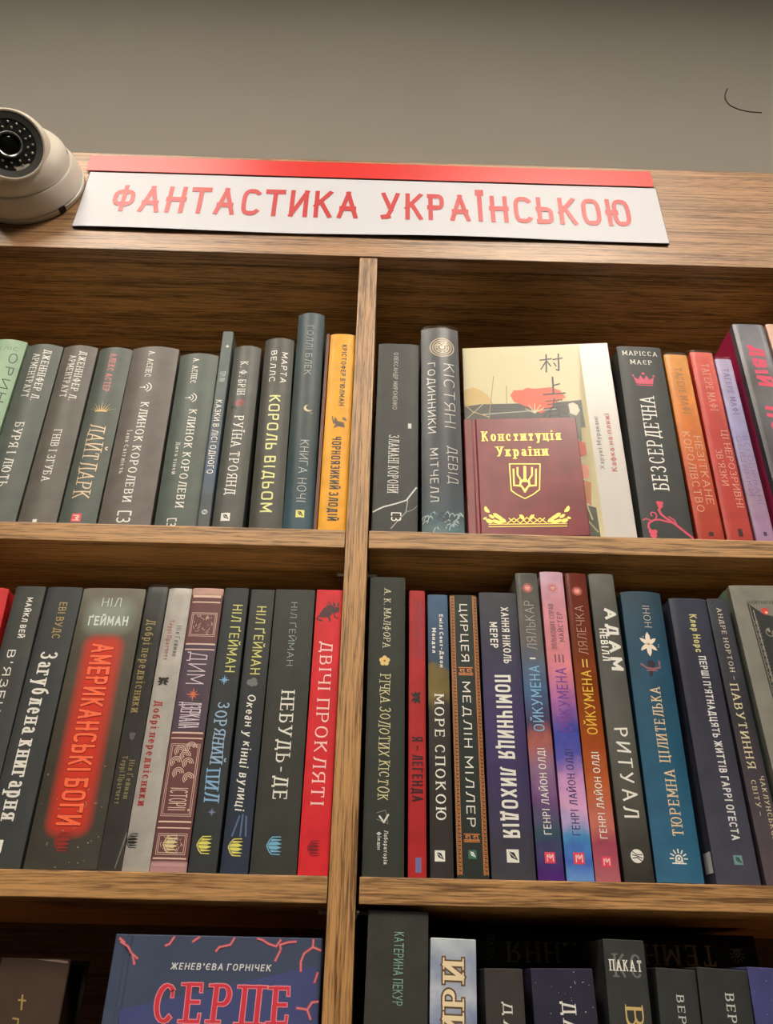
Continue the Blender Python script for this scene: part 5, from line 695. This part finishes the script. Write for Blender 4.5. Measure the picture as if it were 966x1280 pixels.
CONSTITUTION_PRINTS = [('FT', 'Конституція', -1e-05, 0.10186, 0.01128, 0.07247, 'serifb', (232, 206, 110), 'title_lettering'), ('FT', 'України', -0.00035, 0.08432, 0.01102, 0.0469, 'serifb', (232, 206, 110), 'title_lettering'), ('PL', [(-0.01256, 0.07596), (0.01517, 0.07536), (0.01253, 0.04765), (0.00642, 0.04255), (-0.00102, 0.03835), (-0.00792, 0.04273), (-0.0127, 0.04712), (-0.01256, 0.07596)], 0.00105, (232, 206, 110), 'shield_emblem', 2), ('PL', [(-0.00924, 0.07004), (-0.00988, 0.05232), (-0.00448, 0.05224), (-0.00339, 0.05837), (-0.00597, 0.06372), (-0.0055, 0.07175)], 0.00161, (232, 206, 110), 'trident', 2), ('PL', [(0.01113, 0.06963), (0.00958, 0.05203), (0.00417, 0.05211), (0.00384, 0.05825), (0.00708, 0.06348), (0.0076, 0.07149)], 0.00161, (232, 206, 110), 'trident', 2), ('PL', [(0.0011, 0.07252), (0.00012, 0.05655)], 0.00247, (232, 206, 110), 'trident', 3), ('PL', [(0.00033, 0.06007), (-0.00438, 0.05399), (-0.00059, 0.04523), (0.00428, 0.05385), (0.00033, 0.06007)], 0.00143, (232, 206, 110), 'trident', 4), ('PL', [(-0.00988, 0.05232), (-0.00309, 0.05134), (-0.00048, 0.04696), (0.00267, 0.05126), (0.00958, 0.05203)], 0.00143, (232, 206, 110), 'trident', 5), ('PL', [(-0.03437, 0.01239), (0.03338, 0.01216)], 0.00085, (232, 206, 110), 'ornament', 2), ('PL', [(-0.03448, 0.0099), (0.03317, 0.00971)], 0.00085, (232, 206, 110), 'ornament', 2), ('PG', [(-0.01878, 0.014), (-0.02152, 0.01374), (-0.02397, 0.01555), (-0.0249, 0.01854), (-0.02215, 0.0188), (-0.0197, 0.01698)], (232, 206, 110), 'ornament', 2), ('PG', [(-0.02147, 0.01651), (-0.02421, 0.01625), (-0.02667, 0.01807), (-0.0276, 0.02108), (-0.02485, 0.02133), (-0.0224, 0.0195)], (232, 206, 110), 'ornament', 2), ('PG', [(-0.02421, 0.0182), (-0.02708, 0.01817), (-0.02952, 0.0203), (-0.03032, 0.02354), (-0.02744, 0.02357), (-0.025, 0.02142)], (232, 206, 110), 'ornament', 2), ('PG', [(-0.0201, 0.01567), (-0.02217, 0.01339), (-0.02526, 0.0125), (-0.02783, 0.01345), (-0.02578, 0.01574), (-0.02268, 0.01663)], (232, 206, 110), 'ornament', 2), ('PG', [(-0.02442, 0.01402), (-0.0271, 0.01309), (-0.0301, 0.014), (-0.03193, 0.01631), (-0.02926, 0.01725), (-0.02625, 0.01633)], (232, 206, 110), 'ornament', 2), ('PG', [(-0.02916, 0.01823), (-0.03138, 0.01807), (-0.03334, 0.01959), (-0.03407, 0.02204), (-0.03185, 0.0222), (-0.02988, 0.02067)], (232, 206, 110), 'ornament', 2), ('PG', [(-0.03077, 0.01405), (-0.03335, 0.01307), (-0.03584, 0.01428), (-0.03698, 0.01709), (-0.03439, 0.01808), (-0.0319, 0.01685)], (232, 206, 110), 'ornament', 2), ('PG', [(-0.03525, 0.02417), (-0.03721, 0.02567), (-0.03785, 0.02843), (-0.03687, 0.03108), (-0.03491, 0.02957), (-0.03426, 0.0268)], (232, 206, 110), 'ornament', 2), ('PG', [(-0.03313, 0.02415), (-0.03508, 0.02455), (-0.03653, 0.0264), (-0.03675, 0.02877), (-0.03479, 0.02837), (-0.03334, 0.02652)], (232, 206, 110), 'ornament', 2), ('PG', [(-0.03548, 0.0191), (-0.03641, 0.01767), (-0.03796, 0.01707), (-0.03935, 0.01761), (-0.03842, 0.01904), (-0.03687, 0.01964)], (232, 206, 110), 'ornament', 2), ('PG', [(-0.00304, 0.01726), (-0.00534, 0.01729), (-0.00702, 0.0191), (-0.00723, 0.02179), (-0.00493, 0.02175), (-0.00325, 0.01993)], (232, 206, 110), 'ornament', 2), ('PL', [(-0.00119, 0.0131), (-0.00648, 0.01894), (-0.01243, 0.01397), (-0.01643, 0.01816)], 0.00095, (232, 206, 110), 'ornament', 3), ('PL', [(-0.00082, 0.01891), (-0.00683, 0.01312), (-0.01219, 0.01814), (-0.01812, 0.01317)], 0.00095, (232, 206, 110), 'ornament', 3), ('PG', [(0.01653, 0.01386), (0.01925, 0.01358), (0.02193, 0.01535), (0.02324, 0.01828), (0.02052, 0.01857), (0.01784, 0.01679)], (232, 206, 110), 'ornament', 2), ('PG', [(0.01955, 0.01632), (0.02227, 0.01604), (0.02496, 0.01781), (0.02628, 0.02075), (0.02355, 0.02104), (0.02086, 0.01926)], (232, 206, 110), 'ornament', 2), ('PG', [(0.02251, 0.01796), (0.02539, 0.0179), (0.02811, 0.01997), (0.02931, 0.02314), (0.02643, 0.02321), (0.0237, 0.02113)], (232, 206, 110), 'ornament', 2), ('PG', [(0.01807, 0.0155), (0.01985, 0.01323), (0.02284, 0.01233), (0.02554, 0.01325), (0.02377, 0.01552), (0.02078, 0.01642)], (232, 206, 110), 'ornament', 2), ('PG', [(0.02219, 0.01384), (0.02476, 0.0129), (0.02788, 0.01377), (0.03002, 0.01602), (0.02745, 0.01697), (0.02432, 0.01609)], (232, 206, 110), 'ornament', 2), ('PG', [(0.02747, 0.01793), (0.02968, 0.01775), (0.03185, 0.01923), (0.03289, 0.02162), (0.03068, 0.02181), (0.02851, 0.02033)], (232, 206, 110), 'ornament', 2), ('PG', [(0.02856, 0.01381), (0.03103, 0.01283), (0.03368, 0.014), (0.03518, 0.01674), (0.0327, 0.01773), (0.03005, 0.01656)], (232, 206, 110), 'ornament', 2), ('PG', [(0.03434, 0.02369), (0.03649, 0.02513), (0.03749, 0.02782), (0.03683, 0.03043), (0.03467, 0.02899), (0.03368, 0.02629)], (232, 206, 110), 'ornament', 2), ('PG', [(0.03221, 0.0237), (0.03422, 0.02407), (0.03591, 0.02585), (0.03643, 0.02818), (0.03441, 0.02781), (0.03272, 0.02602)], (232, 206, 110), 'ornament', 2), ('PG', [(0.03393, 0.01872), (0.03468, 0.01731), (0.03617, 0.01671), (0.03763, 0.01722), (0.03688, 0.01863), (0.0354, 0.01923)], (232, 206, 110), 'ornament', 2), ('PG', [(0.0012, 0.01724), (0.0035, 0.01725), (0.00541, 0.01904), (0.00596, 0.02171), (0.00365, 0.02169), (0.00175, 0.0199)], (232, 206, 110), 'ornament', 2), ('PL', [(-0.00119, 0.0131), (0.00485, 0.01888), (0.01017, 0.01388), (0.01471, 0.018)], 0.00095, (232, 206, 110), 'ornament', 3), ('PL', [(-0.00082, 0.01891), (0.00446, 0.01308), (0.01046, 0.01802), (0.01577, 0.01304)], 0.00095, (232, 206, 110), 'ornament', 3)]
HEART_PRINTS = [('FT', "ЖЕНЕВ'ЄВА ГОРНІЧЕК", 0.00315, 0.21543, 0.00391, 0.06591, 'sansb', (224, 224, 226), 'author_lettering'), ('FT', 'СЕРЦЕ', 0.0066, 0.1856, 0.02164, 0.08708, 'serifspike', (214, 60, 76), 'title_lettering'), ('PG', [(-0.05794, 0.18493), (-0.05933, 0.19231), (0.06661, 0.21935), (0.06921, 0.1858), (-0.0577, 0.18364)], (72, 80, 128), 'cover_art', 1), ('PL', [(0.04146, 0.2339), (0.03857, 0.23005), (0.03361, 0.23138), (0.0291, 0.23367), (0.02578, 0.23456)], 0.00171, (196, 84, 100), 'lightning_cracks', 3), ('PL', [(0.04146, 0.2339), (0.03857, 0.23005), (0.03361, 0.23138), (0.0291, 0.23367), (0.02578, 0.23456)], 0.00057, (226, 150, 150), 'lightning_cracks', 4), ('PL', [(0.04194, 0.22823), (0.04116, 0.23104), (0.04641, 0.23256), (0.05175, 0.23314)], 0.00171, (196, 84, 100), 'lightning_cracks', 3), ('PL', [(0.04194, 0.22823), (0.04116, 0.23104), (0.04641, 0.23256), (0.05175, 0.23314)], 0.00057, (226, 150, 150), 'lightning_cracks', 4), ('PL', [(0.04149, 0.22728), (0.03878, 0.22162)], 0.00171, (196, 84, 100), 'lightning_cracks', 3), ('PL', [(0.04149, 0.22728), (0.03878, 0.22162)], 0.00057, (226, 150, 150), 'lightning_cracks', 4), ('PL', [(0.06343, 0.23574), (0.06326, 0.23004), (0.05762, 0.22617), (0.05583, 0.22147), (0.05623, 0.21593)], 0.00171, (196, 84, 100), 'lightning_cracks', 3), ('PL', [(0.06343, 0.23574), (0.06326, 0.23004), (0.05762, 0.22617), (0.05583, 0.22147), (0.05623, 0.21593)], 0.00057, (226, 150, 150), 'lightning_cracks', 4), ('PL', [(0.06326, 0.23004), (0.06874, 0.22825)], 0.00171, (196, 84, 100), 'lightning_cracks', 3), ('PL', [(0.06326, 0.23004), (0.06874, 0.22825)], 0.00057, (226, 150, 150), 'lightning_cracks', 4), ('PL', [(0.01062, 0.23523), (0.00795, 0.23043), (0.00064, 0.22887), (-0.0012, 0.22649)], 0.00171, (196, 84, 100), 'lightning_cracks', 3), ('PL', [(0.01062, 0.23523), (0.00795, 0.23043), (0.00064, 0.22887), (-0.0012, 0.22649)], 0.00057, (226, 150, 150), 'lightning_cracks', 4), ('PL', [(-0.03018, 0.23446), (-0.03273, 0.23014), (-0.03525, 0.22915)], 0.00171, (196, 84, 100), 'lightning_cracks', 3), ('PL', [(-0.03018, 0.23446), (-0.03273, 0.23014), (-0.03525, 0.22915)], 0.00057, (226, 150, 150), 'lightning_cracks', 4), ('PL', [(-0.01301, 0.23478), (-0.01744, 0.23185)], 0.00171, (196, 84, 100), 'lightning_cracks', 3), ('PL', [(-0.01301, 0.23478), (-0.01744, 0.23185)], 0.00057, (226, 150, 150), 'lightning_cracks', 4), ('PL', [(-0.06552, 0.23095), (-0.06021, 0.22822), (-0.05609, 0.22314), (-0.05412, 0.21807)], 0.00171, (196, 84, 100), 'lightning_cracks', 3), ('PL', [(-0.06552, 0.23095), (-0.06021, 0.22822), (-0.05609, 0.22314), (-0.05412, 0.21807)], 0.00057, (226, 150, 150), 'lightning_cracks', 4), ('PL', [(-0.06277, 0.23053), (-0.06641, 0.23283)], 0.00171, (196, 84, 100), 'lightning_cracks', 3), ('PL', [(-0.06277, 0.23053), (-0.06641, 0.23283)], 0.00057, (226, 150, 150), 'lightning_cracks', 4), ('PL', [(0.05513, 0.19518), (0.06193, 0.19442), (0.06478, 0.19845), (0.06892, 0.19897)], 0.00171, (196, 84, 100), 'lightning_cracks', 3), ('PL', [(0.05513, 0.19518), (0.06193, 0.19442), (0.06478, 0.19845), (0.06892, 0.19897)], 0.00057, (226, 150, 150), 'lightning_cracks', 4), ('PL', [(0.06193, 0.19442), (0.06436, 0.1892)], 0.00171, (196, 84, 100), 'lightning_cracks', 3), ('PL', [(0.06193, 0.19442), (0.06436, 0.1892)], 0.00057, (226, 150, 150), 'lightning_cracks', 4), ('PL', [(0.0674, 0.21521), (0.06563, 0.2097)], 0.00171, (196, 84, 100), 'lightning_cracks', 3), ('PL', [(0.0674, 0.21521), (0.06563, 0.2097)], 0.00057, (226, 150, 150), 'lightning_cracks', 4), ('PL', [(-0.05802, 0.22497), (-0.05259, 0.22134)], 0.00171, (196, 84, 100), 'lightning_cracks', 3), ('PL', [(-0.05802, 0.22497), (-0.05259, 0.22134)], 0.00057, (226, 150, 150), 'lightning_cracks', 4)]
BROWN_PRINTS = [('PL', [(-0.00381, 0.19894), (-0.00259, 0.19078)], 0.00114, (176, 150, 90), 'gilt_mark', 2), ('PL', [(-0.00579, 0.19617), (-0.00091, 0.1958)], 0.00095, (176, 150, 90), 'gilt_mark', 2), ('PL', [(-0.00687, 0.18577), (-0.00309, 0.18539), (-0.00284, 0.18228)], 0.00095, (176, 150, 90), 'gilt_mark', 2), ('PL', [(-0.025, 0.22078), (0.00064, 0.22053), (0.02177, 0.21854)], 0.00133, (160, 140, 130), 'worn_edge', 2)]

# ------------------------------------------------------------------ room
def slab(name, args, m):
    bm = bmesh.new(); box(bm, *args); return tag(obj(name, bm, m), kind='structure')
RX0, RX1, RY0, RY1 = -2.6, 2.6, -3.6, .30
def wall_mat(name, c):
    t = NT(name); tc = t.n('ShaderNodeTexCoord'); nz = t.n('ShaderNodeTexNoise'); nz.inputs['Scale'].default_value = 3; t.l(tc.outputs['Object'], nz.inputs[0])
    base = t.mix(nz.outputs[0], lin(tuple(v*.97 for v in c)), lin(tuple(v*1.03 for v in c))); b = t.bsdf(base=base, rough=.8)
    n2 = t.n('ShaderNodeTexNoise'); n2.inputs['Scale'].default_value = 260; t.l(tc.outputs['Object'], n2.inputs[0]); t.bump(b, n2.outputs[0], .1); return t.m
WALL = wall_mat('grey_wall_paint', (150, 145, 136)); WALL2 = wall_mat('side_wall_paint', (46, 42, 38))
slab('wall_back', (RX0, RX1, RY1, RY1+.1, 0, CEIL), WALL)
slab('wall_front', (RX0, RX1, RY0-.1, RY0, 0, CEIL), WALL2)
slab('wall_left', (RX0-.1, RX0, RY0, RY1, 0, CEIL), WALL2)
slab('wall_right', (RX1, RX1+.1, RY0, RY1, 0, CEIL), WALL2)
slab('floor', (RX0, RX1, RY0, RY1, -.1, 0), wood('floor_boards', 0, (30, 26, 22), (20, 18, 15), .6))
slab('ceiling', (RX0, RX1, RY0, RY1, CEIL, CEIL+.1), wall_mat('ceiling_paint', (190, 186, 178)))
def emis(name, k):
    t = NT(name); e = t.n('ShaderNodeEmission'); e.inputs[0].default_value = (1, .90, .76, 1); e.inputs[1].default_value = k; t.l(e.outputs[0], t.out.inputs[0]); return t.m
WHITEP = plain('white_enamel', (225, 225, 220), .4)
for i, (x, y, sx, sy, k) in enumerate(LAMPS):
    r = empty('ceiling_light', (x, y, CEIL)); tag(r, 'square recessed ceiling light panel in the shop ceiling', 'ceiling light', 'ceiling light panels')
    bm = bmesh.new()
    for a in ((-sx/2-.02, -sx/2, -sy/2-.02, sy/2+.02), (sx/2, sx/2+.02, -sy/2-.02, sy/2+.02), (-sx/2, sx/2, -sy/2-.02, -sy/2), (-sx/2, sx/2, sy/2, sy/2+.02)): box(bm, *a, -.012, 0)
    obj('frame', bm, WHITEP, r)
    bm = bmesh.new(); box(bm, -sx/2, sx/2, -sy/2, sy/2, -.008, -.001); obj('diffuser', bm, emis('lamp_diffuser', k), r)

# thin dark wire on the wall
def tube(name, pts, rad, m, parent=None, n=8):
    cu = bpy.data.curves.new(name, 'CURVE'); cu.dimensions = '3D'; cu.bevel_depth = rad; cu.bevel_resolution = 2; cu.use_fill_caps = True
    sp = cu.splines.new('NURBS'); sp.points.add(len(pts)-1)
    for q, p in zip(sp.points, pts): q.co = (*p, 1)
    sp.use_endpoint_u = True; sp.order_u = 3
    o = bpy.data.objects.new(name, cu); link(o, parent)
    dg = bpy.context.evaluated_depsgraph_get(); me = bpy.data.meshes.new_from_object(o.evaluated_get(dg)); bpy.data.objects.remove(o)
    o = bpy.data.objects.new(name, me); me.materials.append(m) if not me.materials else None
    return link(o, parent)
w_ = tube('thin_wire', [(.652, .2995, 2.958), (.640, .2995, 2.935), (.643, .2995, 2.905), (.662, .2995, 2.890), (.685, .2995, 2.884), (.702, .2995, 2.884)], .0011, plain('dark_wire', (40, 38, 34), .6))
tag(w_, 'thin dark curved wire stuck on the bare grey wall above the bookcase', 'wire')

# ------------------------------------------------------------------ bookcase
S1, S2 = 1.78870, 1.51550; S3 = 1.2423; TH = .0172
DV0, DV1 = -.02846, -.00945; ZT = 2.1262; HT = 2.2878; CX0, CX1 = -.82, .80; CD = .282
bc = empty('bookcase', (0, 0, 0)); tag(bc, 'tall oak-laminate bookcase with open shelves against the grey wall', 'bookcase')
def panel(name, x0, x1, y0, y1, z0, z1, m, bev=.0008, label=None):
    bm = bmesh.new(); box(bm, x0, x1, y0, y1, z0, z1, bev); o = obj(name, bm, m, bc)
    if label: o['label'] = label
    return o
panel('header_board', CX0-.018, CX1+.018, 0, .018, ZT, HT, WOODF, .001)
panel('header_return', CX0-.018, CX1+.018, .0185, CD, ZT+.0002, ZT+.018, WOODX)
panel('top_board', CX0-.018, CX1+.018, .0185, CD+.01, HT-.018, HT-.0005, WOODX)
panel('divider', DV0, DV1, .0012, CD, .10, ZT-.0008, WOODZ, .0012)
panel('side_panel', CX0-.018, CX0, .0012, CD, 0, ZT-.0008, WOODZ); panel('side_panel', CX1, CX1+.018, .0012, CD, 0, ZT-.0008, WOODZ)
panel('back_panel', CX0, CX1, CD+.001, CD+.007, .02, ZT, wood('back_hardboard', 0, (84, 62, 42), (58, 42, 28), .6))
zs = [S1, S2, S3, S3-.275, S3-.55, S3-.82, S3-1.1]
for i, z in enumerate(zs):
    panel('shelf', CX0+.0006, DV0-.0006, .0016, CD, z-TH, z, WOODX, .0009)
    panel('shelf', DV1+(.0022 if i else .0008), CX1-.0006, .0016, CD, z-TH, z, WOODX, .0009)
panel('plinth', CX0, CX1, .02, .038, 0, .10, WOODX)
PEG = plain('peg_metal', (196, 192, 186), .35, .3)
for z in (S1-TH, S2-TH):
    for x0, x1 in ((DV0-.0085, DV0), (DV1, DV1+.0085)):
        bm = bmesh.new(); bmesh.ops.create_cone(bm, cap_ends=True, segments=16, radius1=.0018, radius2=.0018, depth=abs(x1-x0))
        bmesh.ops.rotate(bm, verts=bm.verts[:], matrix=Matrix.Rotation(PI/2, 3, 'Y')); bmesh.ops.translate(bm, verts=bm.verts[:], vec=((x0+x1)/2, .05, z-.0019))
        s = -1 if x0 < DV0 else 1
        xe = DV0 if s < 0 else DV1
        box(bm, min(xe, xe+s*.0008), max(xe, xe+s*.0008), .046, .054, z-.006, z-.0002)
        obj('shelf_pin', bm, PEG, bc)

# ------------------------------------------------------------------ header sign
sg = empty('shelf_sign', (-.0165, -.0002, 2.157)); tag(sg, 'long white shelf sign with red top strip and red Cyrillic lettering', 'sign')
WS = .652; HS = .0935
tw = NT('sign_paper'); tw.bsdf(base=lin((206, 206, 214)), rough=.5); tr_ = NT('sign_red'); tr_.bsdf(base=lin((222, 40, 36)), rough=.30)
bm = bmesh.new(); box(bm, -WS/2-.001, WS/2+.001, -.0012, 0, .001, HS+.002); obj('backing_card', bm, pmat((70, 62, 56)), sg)
bm = bmesh.new(); nx = 60; g = []
for j in range(7):
    row = []
    for i in range(nx+1):
        x = -WS/2+WS*i/nx; z = HS*j/6; lift = .0016*(1-j/6)**2*(1+.5*math.sin(x*19)); row.append(bm.verts.new((x, -.0016-lift, z+.0009*math.sin(x*11)*(j == 0))))
    g.append(row)
for j in range(6):
    for i in range(nx): bm.faces.new((g[j][i], g[j][i+1], g[j+1][i+1], g[j+1][i]))
ret = bmesh.ops.extrude_face_region(bm, geom=bm.faces[:]); bmesh.ops.translate(bm, verts=[v for v in ret['geom'] if isinstance(v, bmesh.types.BMVert)], vec=(0, .0003, 0)); bmesh.ops.recalc_face_normals(bm, faces=bm.faces[:])
obj('white_sheet', bm, tw.m, sg, smooth=True)
bm = bmesh.new(); box(bm, -WS/2-.005, WS/2-.002, -.0028, -.0021, HS+.0015, HS+.0285, .0001); obj('red_strip', bm, tr_.m, sg)
_pc[((200, 36, 44), .3, 0.)] = plain('sign_ink', (196, 40, 46), .36)
def signtext(s, x0, x1):
    P = Print(); P.add(text_polys(s, .0455, x1-x0, 'sign'), (200, 36, 44)); P.xf((x0+x1)/2+.0165, .026)
    P.build('lettering', sg, lambda u, v, e: (u, -.0016-.0016*(1-v/HS)**2*(1+.5*math.sin(u*19))-.0003-e, v), [WS*(-.5+i/60) for i in range(60)], rough=.3)
signtext('ФАНТАСТИКА', -.3075, -.0335); signtext('УКРАЇНСЬКОЮ', -.0065, .2735)

# ------------------------------------------------------------------ dome camera
dc = empty('dome_security_camera', (-.405, 0, 2.2205)); tag(dc, 'white dome security camera mounted at the left of the wooden header', 'camera')
SHELL = plain('camera_shell', (222, 214, 200), .38); DARK = plain('camera_dark', (34, 34, 34), .3); GREY = plain('camera_ring', (92, 92, 90), .35)
bm = bmesh.new(); lathe(bm, [(.0, .0003), (.0605, .0003), (.0612, .002), (.0612, .006), (.0600, .0066), (.0600, .0078), (.0608, .0085), (.0590, .019), (.0555, .0275), (.0545, .0292), (.0535, .0298), (.0500, .0298), (0, .0298)], 72)
bmesh.ops.recalc_face_normals(bm, faces=bm.faces[:]); obj('base', bm, SHELL, dc, smooth=True)
bm = bmesh.new(); pr = [(.0535, .0300), (.0538, .0306), (.0532, .0315)]
for i in range(1, 9):
    a = i/9*PI/2*.62; pr.append((.0530*math.cos(a)+.0002, .0315+.0330*math.sin(a)))
pr = [q for q in pr if q[0] > .0395]+[(.0390, .0545), (.0382, .0540), (.0382, .0380), (.0, .0380)]
lathe(bm, pr, 72); bmesh.ops.recalc_face_normals(bm, faces=bm.faces[:]); obj('housing', bm, SHELL, dc, smooth=True)
# eyeball aimed at the aisle
aim = Vector((.30, -.62, -.50)).normalized(); ec = Vector((-.001, -.050, -.005)); ER = .0425
def eyeobj(name, prof, m, n=56, parent=None, smooth=True):
    bm = bmesh.new(); lathe(bm, prof, n); q = Vector((0, -1, 0)).rotation_difference(aim)
    bmesh.ops.recalc_face_normals(bm, faces=bm.faces[:]); bmesh.ops.rotate(bm, verts=bm.verts[:], matrix=q.to_matrix()); bmesh.ops.translate(bm, verts=bm.verts[:], vec=ec)
    return obj(name, bm, m, parent or dc, smooth=smooth)
prof = [(0, -ER)]+[(ER*math.sin(i/24*2.17), -ER*math.cos(i/24*2.17)) for i in range(1, 25)]
ze = prof[-1][1]; re = prof[-1][0]
prof += [(re+.0004, ze+.004), (re-.0006, ze+.0055), (re-.0022, ze+.0052), (re-.0026, ze+.002), (0, ze+.002)]
eyeobj('eyeball', prof, SHELL)
R0 = re-.0028
eyeobj('bezel', [(R0, ze+.0022), (R0, ze+.0048), (R0-.0062, ze+.0036), (R0-.0062, ze+.0022)], GREY)
fp = eyeobj('faceplate', [(R0-.0062, ze+.0022), (R0-.0062, ze+.0030), (.0132, ze+.0030), (.0132, ze+.0022)], plain('faceplate_dark', (46, 48, 46), .25))
eyeobj('lens_ring', [(.0130, ze+.0022), (.0130, ze+.0062), (.0122, ze+.0070), (.0110, ze+.0062), (.0106, ze+.0030)], plain('lens_ring_metal', (140, 142, 144), .3, .7))
eyeobj('lens', [(.0106, ze+.0030), (.0085, ze+.0046), (.0050, ze+.0056), (.0025, ze+.0060), (0, ze+.0061)], plain('lens_glass', (14, 18, 18), .06))
q_ = Vector((0, -1, 0)).rotation_difference(aim).to_matrix()
LED = plain('led_lens', (190, 180, 164), .12, coat=1); ledme = None
for ring, (rr, n_, off) in enumerate(((.0178, 13, .1), (.0228, 17, .25))):
    for i in range(n_):
        a = 2*PI*i/n_+off; bm = bmesh.new(); bmesh.ops.create_uvsphere(bm, u_segments=10, v_segments=6, radius=.0013)
        if ledme is None:
            o = obj('infrared_led', bm, LED, dc, smooth=True); ledme = o.data
        else: bm.free(); o = link(bpy.data.objects.new('infrared_led', ledme), dc)
        o.location = ec+q_@Vector((rr*math.cos(a), -(ze+.0034), rr*math.sin(a)))
bm = bmesh.new(); box(bm, -.004, .004, -.0072, -.0012, -.0018, .0018); o = obj('screw_notch', bm, DARK, dc); an = math.radians(-40); o.location = (.0598*math.cos(an), 0, .0598*math.sin(an)); o.rotation_euler = (0, -an+PI/2, 0)
P = Print(); P.add(text_polys('С', .0062, .0045, 'bold'), (40, 38, 36)); P.xf(-.0115, 0)
Q = Print()
def latin(P, glyphs, cap):
    x = 0
    for pts_l, w in glyphs:
        for pts in pts_l: P.line([(x+a*cap, b*cap) for a, b in pts], cap*.2, (40, 38, 36))
        x += (w+.34)*cap
    return x
cpc = .0052
tot = latin(Q, [([[(.6, .85), (.3, 1), (0, .7), (0, .3), (.3, 0), (.6, .15)]], .6), ([[(0, 1.4), (.4, 0), (.85, 1.4)]], .85), ([[(0, .8), (0, .2), (.2, 0), (.5, 0), (.5, .8)]], .5), ([[(.5, .8), (0, .75), (.05, .45), (.5, .4), (.45, 0), (0, 0)]], .5)], cpc)
Q.xf(-tot/2, -cpc/2)
def dome_surf(u, v, e):
    # around the housing just above its rim
    a = .42+ -u/.050; ph = .28+v/.040
    r = .0530*math.cos(ph*.62)+.0004+e; p = .0315+.0330*math.sin(ph*.62)+e
    return (r*math.cos(a), -p, r*math.sin(a))
Q.build('brand_lettering', dc, dome_surf, None, rough=.4, eps=.0003)

# ------------------------------------------------------------------ books on the shelves
for r in TOP_LEFT: build_book(r, 'books on the top left shelf', .13)
for r in TOP_RIGHT+TOP_RIGHT_END: build_book(r, 'books on the top right shelf', .13)
for r in MIDDLE_LEFT: build_book(r, 'books on the middle left shelf')
for r in MIDDLE_RIGHT: build_book(r, 'books on the middle right shelf')
for r in LOW_RIGHT: build_book(r, 'books standing on the lowest visible right shelf', .125)
a = -.104; WK = .1478
face_book('hardcover_book', (.080+WK/2*math.cos(a), .026+WK/2*math.sin(a), S1+.0008), a, .006, WK, .2325, .018, (203, 198, 193), KAFKA_PRINTS, 'white and cream book facing out behind the burgundy one, with red cloud art and calligraphy', 'books on the top right shelf', mottle=.015, rough=.32)
a = -.075; WC = .1055
face_book('hardcover_book', (.0778+WC/2*math.cos(a), .009+WC/2*math.sin(a), S1+.0003), a, 0, WC, .1285, .0075, (122, 40, 46), CONSTITUTION_PRINTS, 'small burgundy book facing out with gilt title, trident shield and leaf ornament', 'books on the top right shelf', mottle=.22, rough=.3, metal=.35, prough=.4)
face_book('hardcover_book', (-.1005, .012, S3+.0002), 0, 0, .139, .2355, .028, (70, 80, 104), HEART_PRINTS, 'blue book facing out with red cracked lettering and pink lightning cracks', 'books on the lowest visible left shelf', mottle=.08, rough=.35)
face_book('hardcover_book', (-.2265, .03, S3+.0002), 0, 0, .047, .2205, .045, (70, 54, 44), BROWN_PRINTS, 'dark brown leather-like book with a small gilt mark, left of the blue one', 'books on the lowest visible left shelf', hinge=False, mottle=.1, rough=.45, pages=plain('dark_gilt_pages', (52, 34, 30), .5))
# horizontal black books stacked at the back of the lowest shelf
zz = S3+.0002
for i, th in enumerate((.0445, .0435, .044, .0445, .0435, .0295)):
    rec = {'x': .0880, 'w': th, 'a': 0, 'h': .232, 'z': 0, 'b': .8, 'p': 6, 'rough': .35, 'rec': 0, 'kind': 'hard', 'col': (26, 25, 25), 'pr': [],
      'label': 'black book lying flat behind the standing books, '+['lowest', 'second from the bottom', 'third from the bottom', 'fourth from the bottom', 'just beneath the topmost'][i]+' of its stack' if i < 5 else 'topmost black book lying flat behind the standing books, its silver title upside down'}
    if i == 5:
        rec['pr'] = [('T', 'ТЕМНЕ СЯЯННЯ', .197, .026, .52, .5, 'serif', (176, 164, 140), 'd', 'title_lettering'), ('I', 'sun', .215, .5, .42, (120, 118, 108), 'd', 'publisher_mark'), ('F', 'ПАКАТ', .012, .5, .2, .8, 'serif', (110, 108, 100), 'author_lettering')]
    b = build_book(rec, 'black books lying flat on the lowest right shelf' if i < 5 else None, .13, .145)
    b.location = (.0880, .145, zz+th/2); b.rotation_euler = (0, PI/2, 0); zz += th+.0001
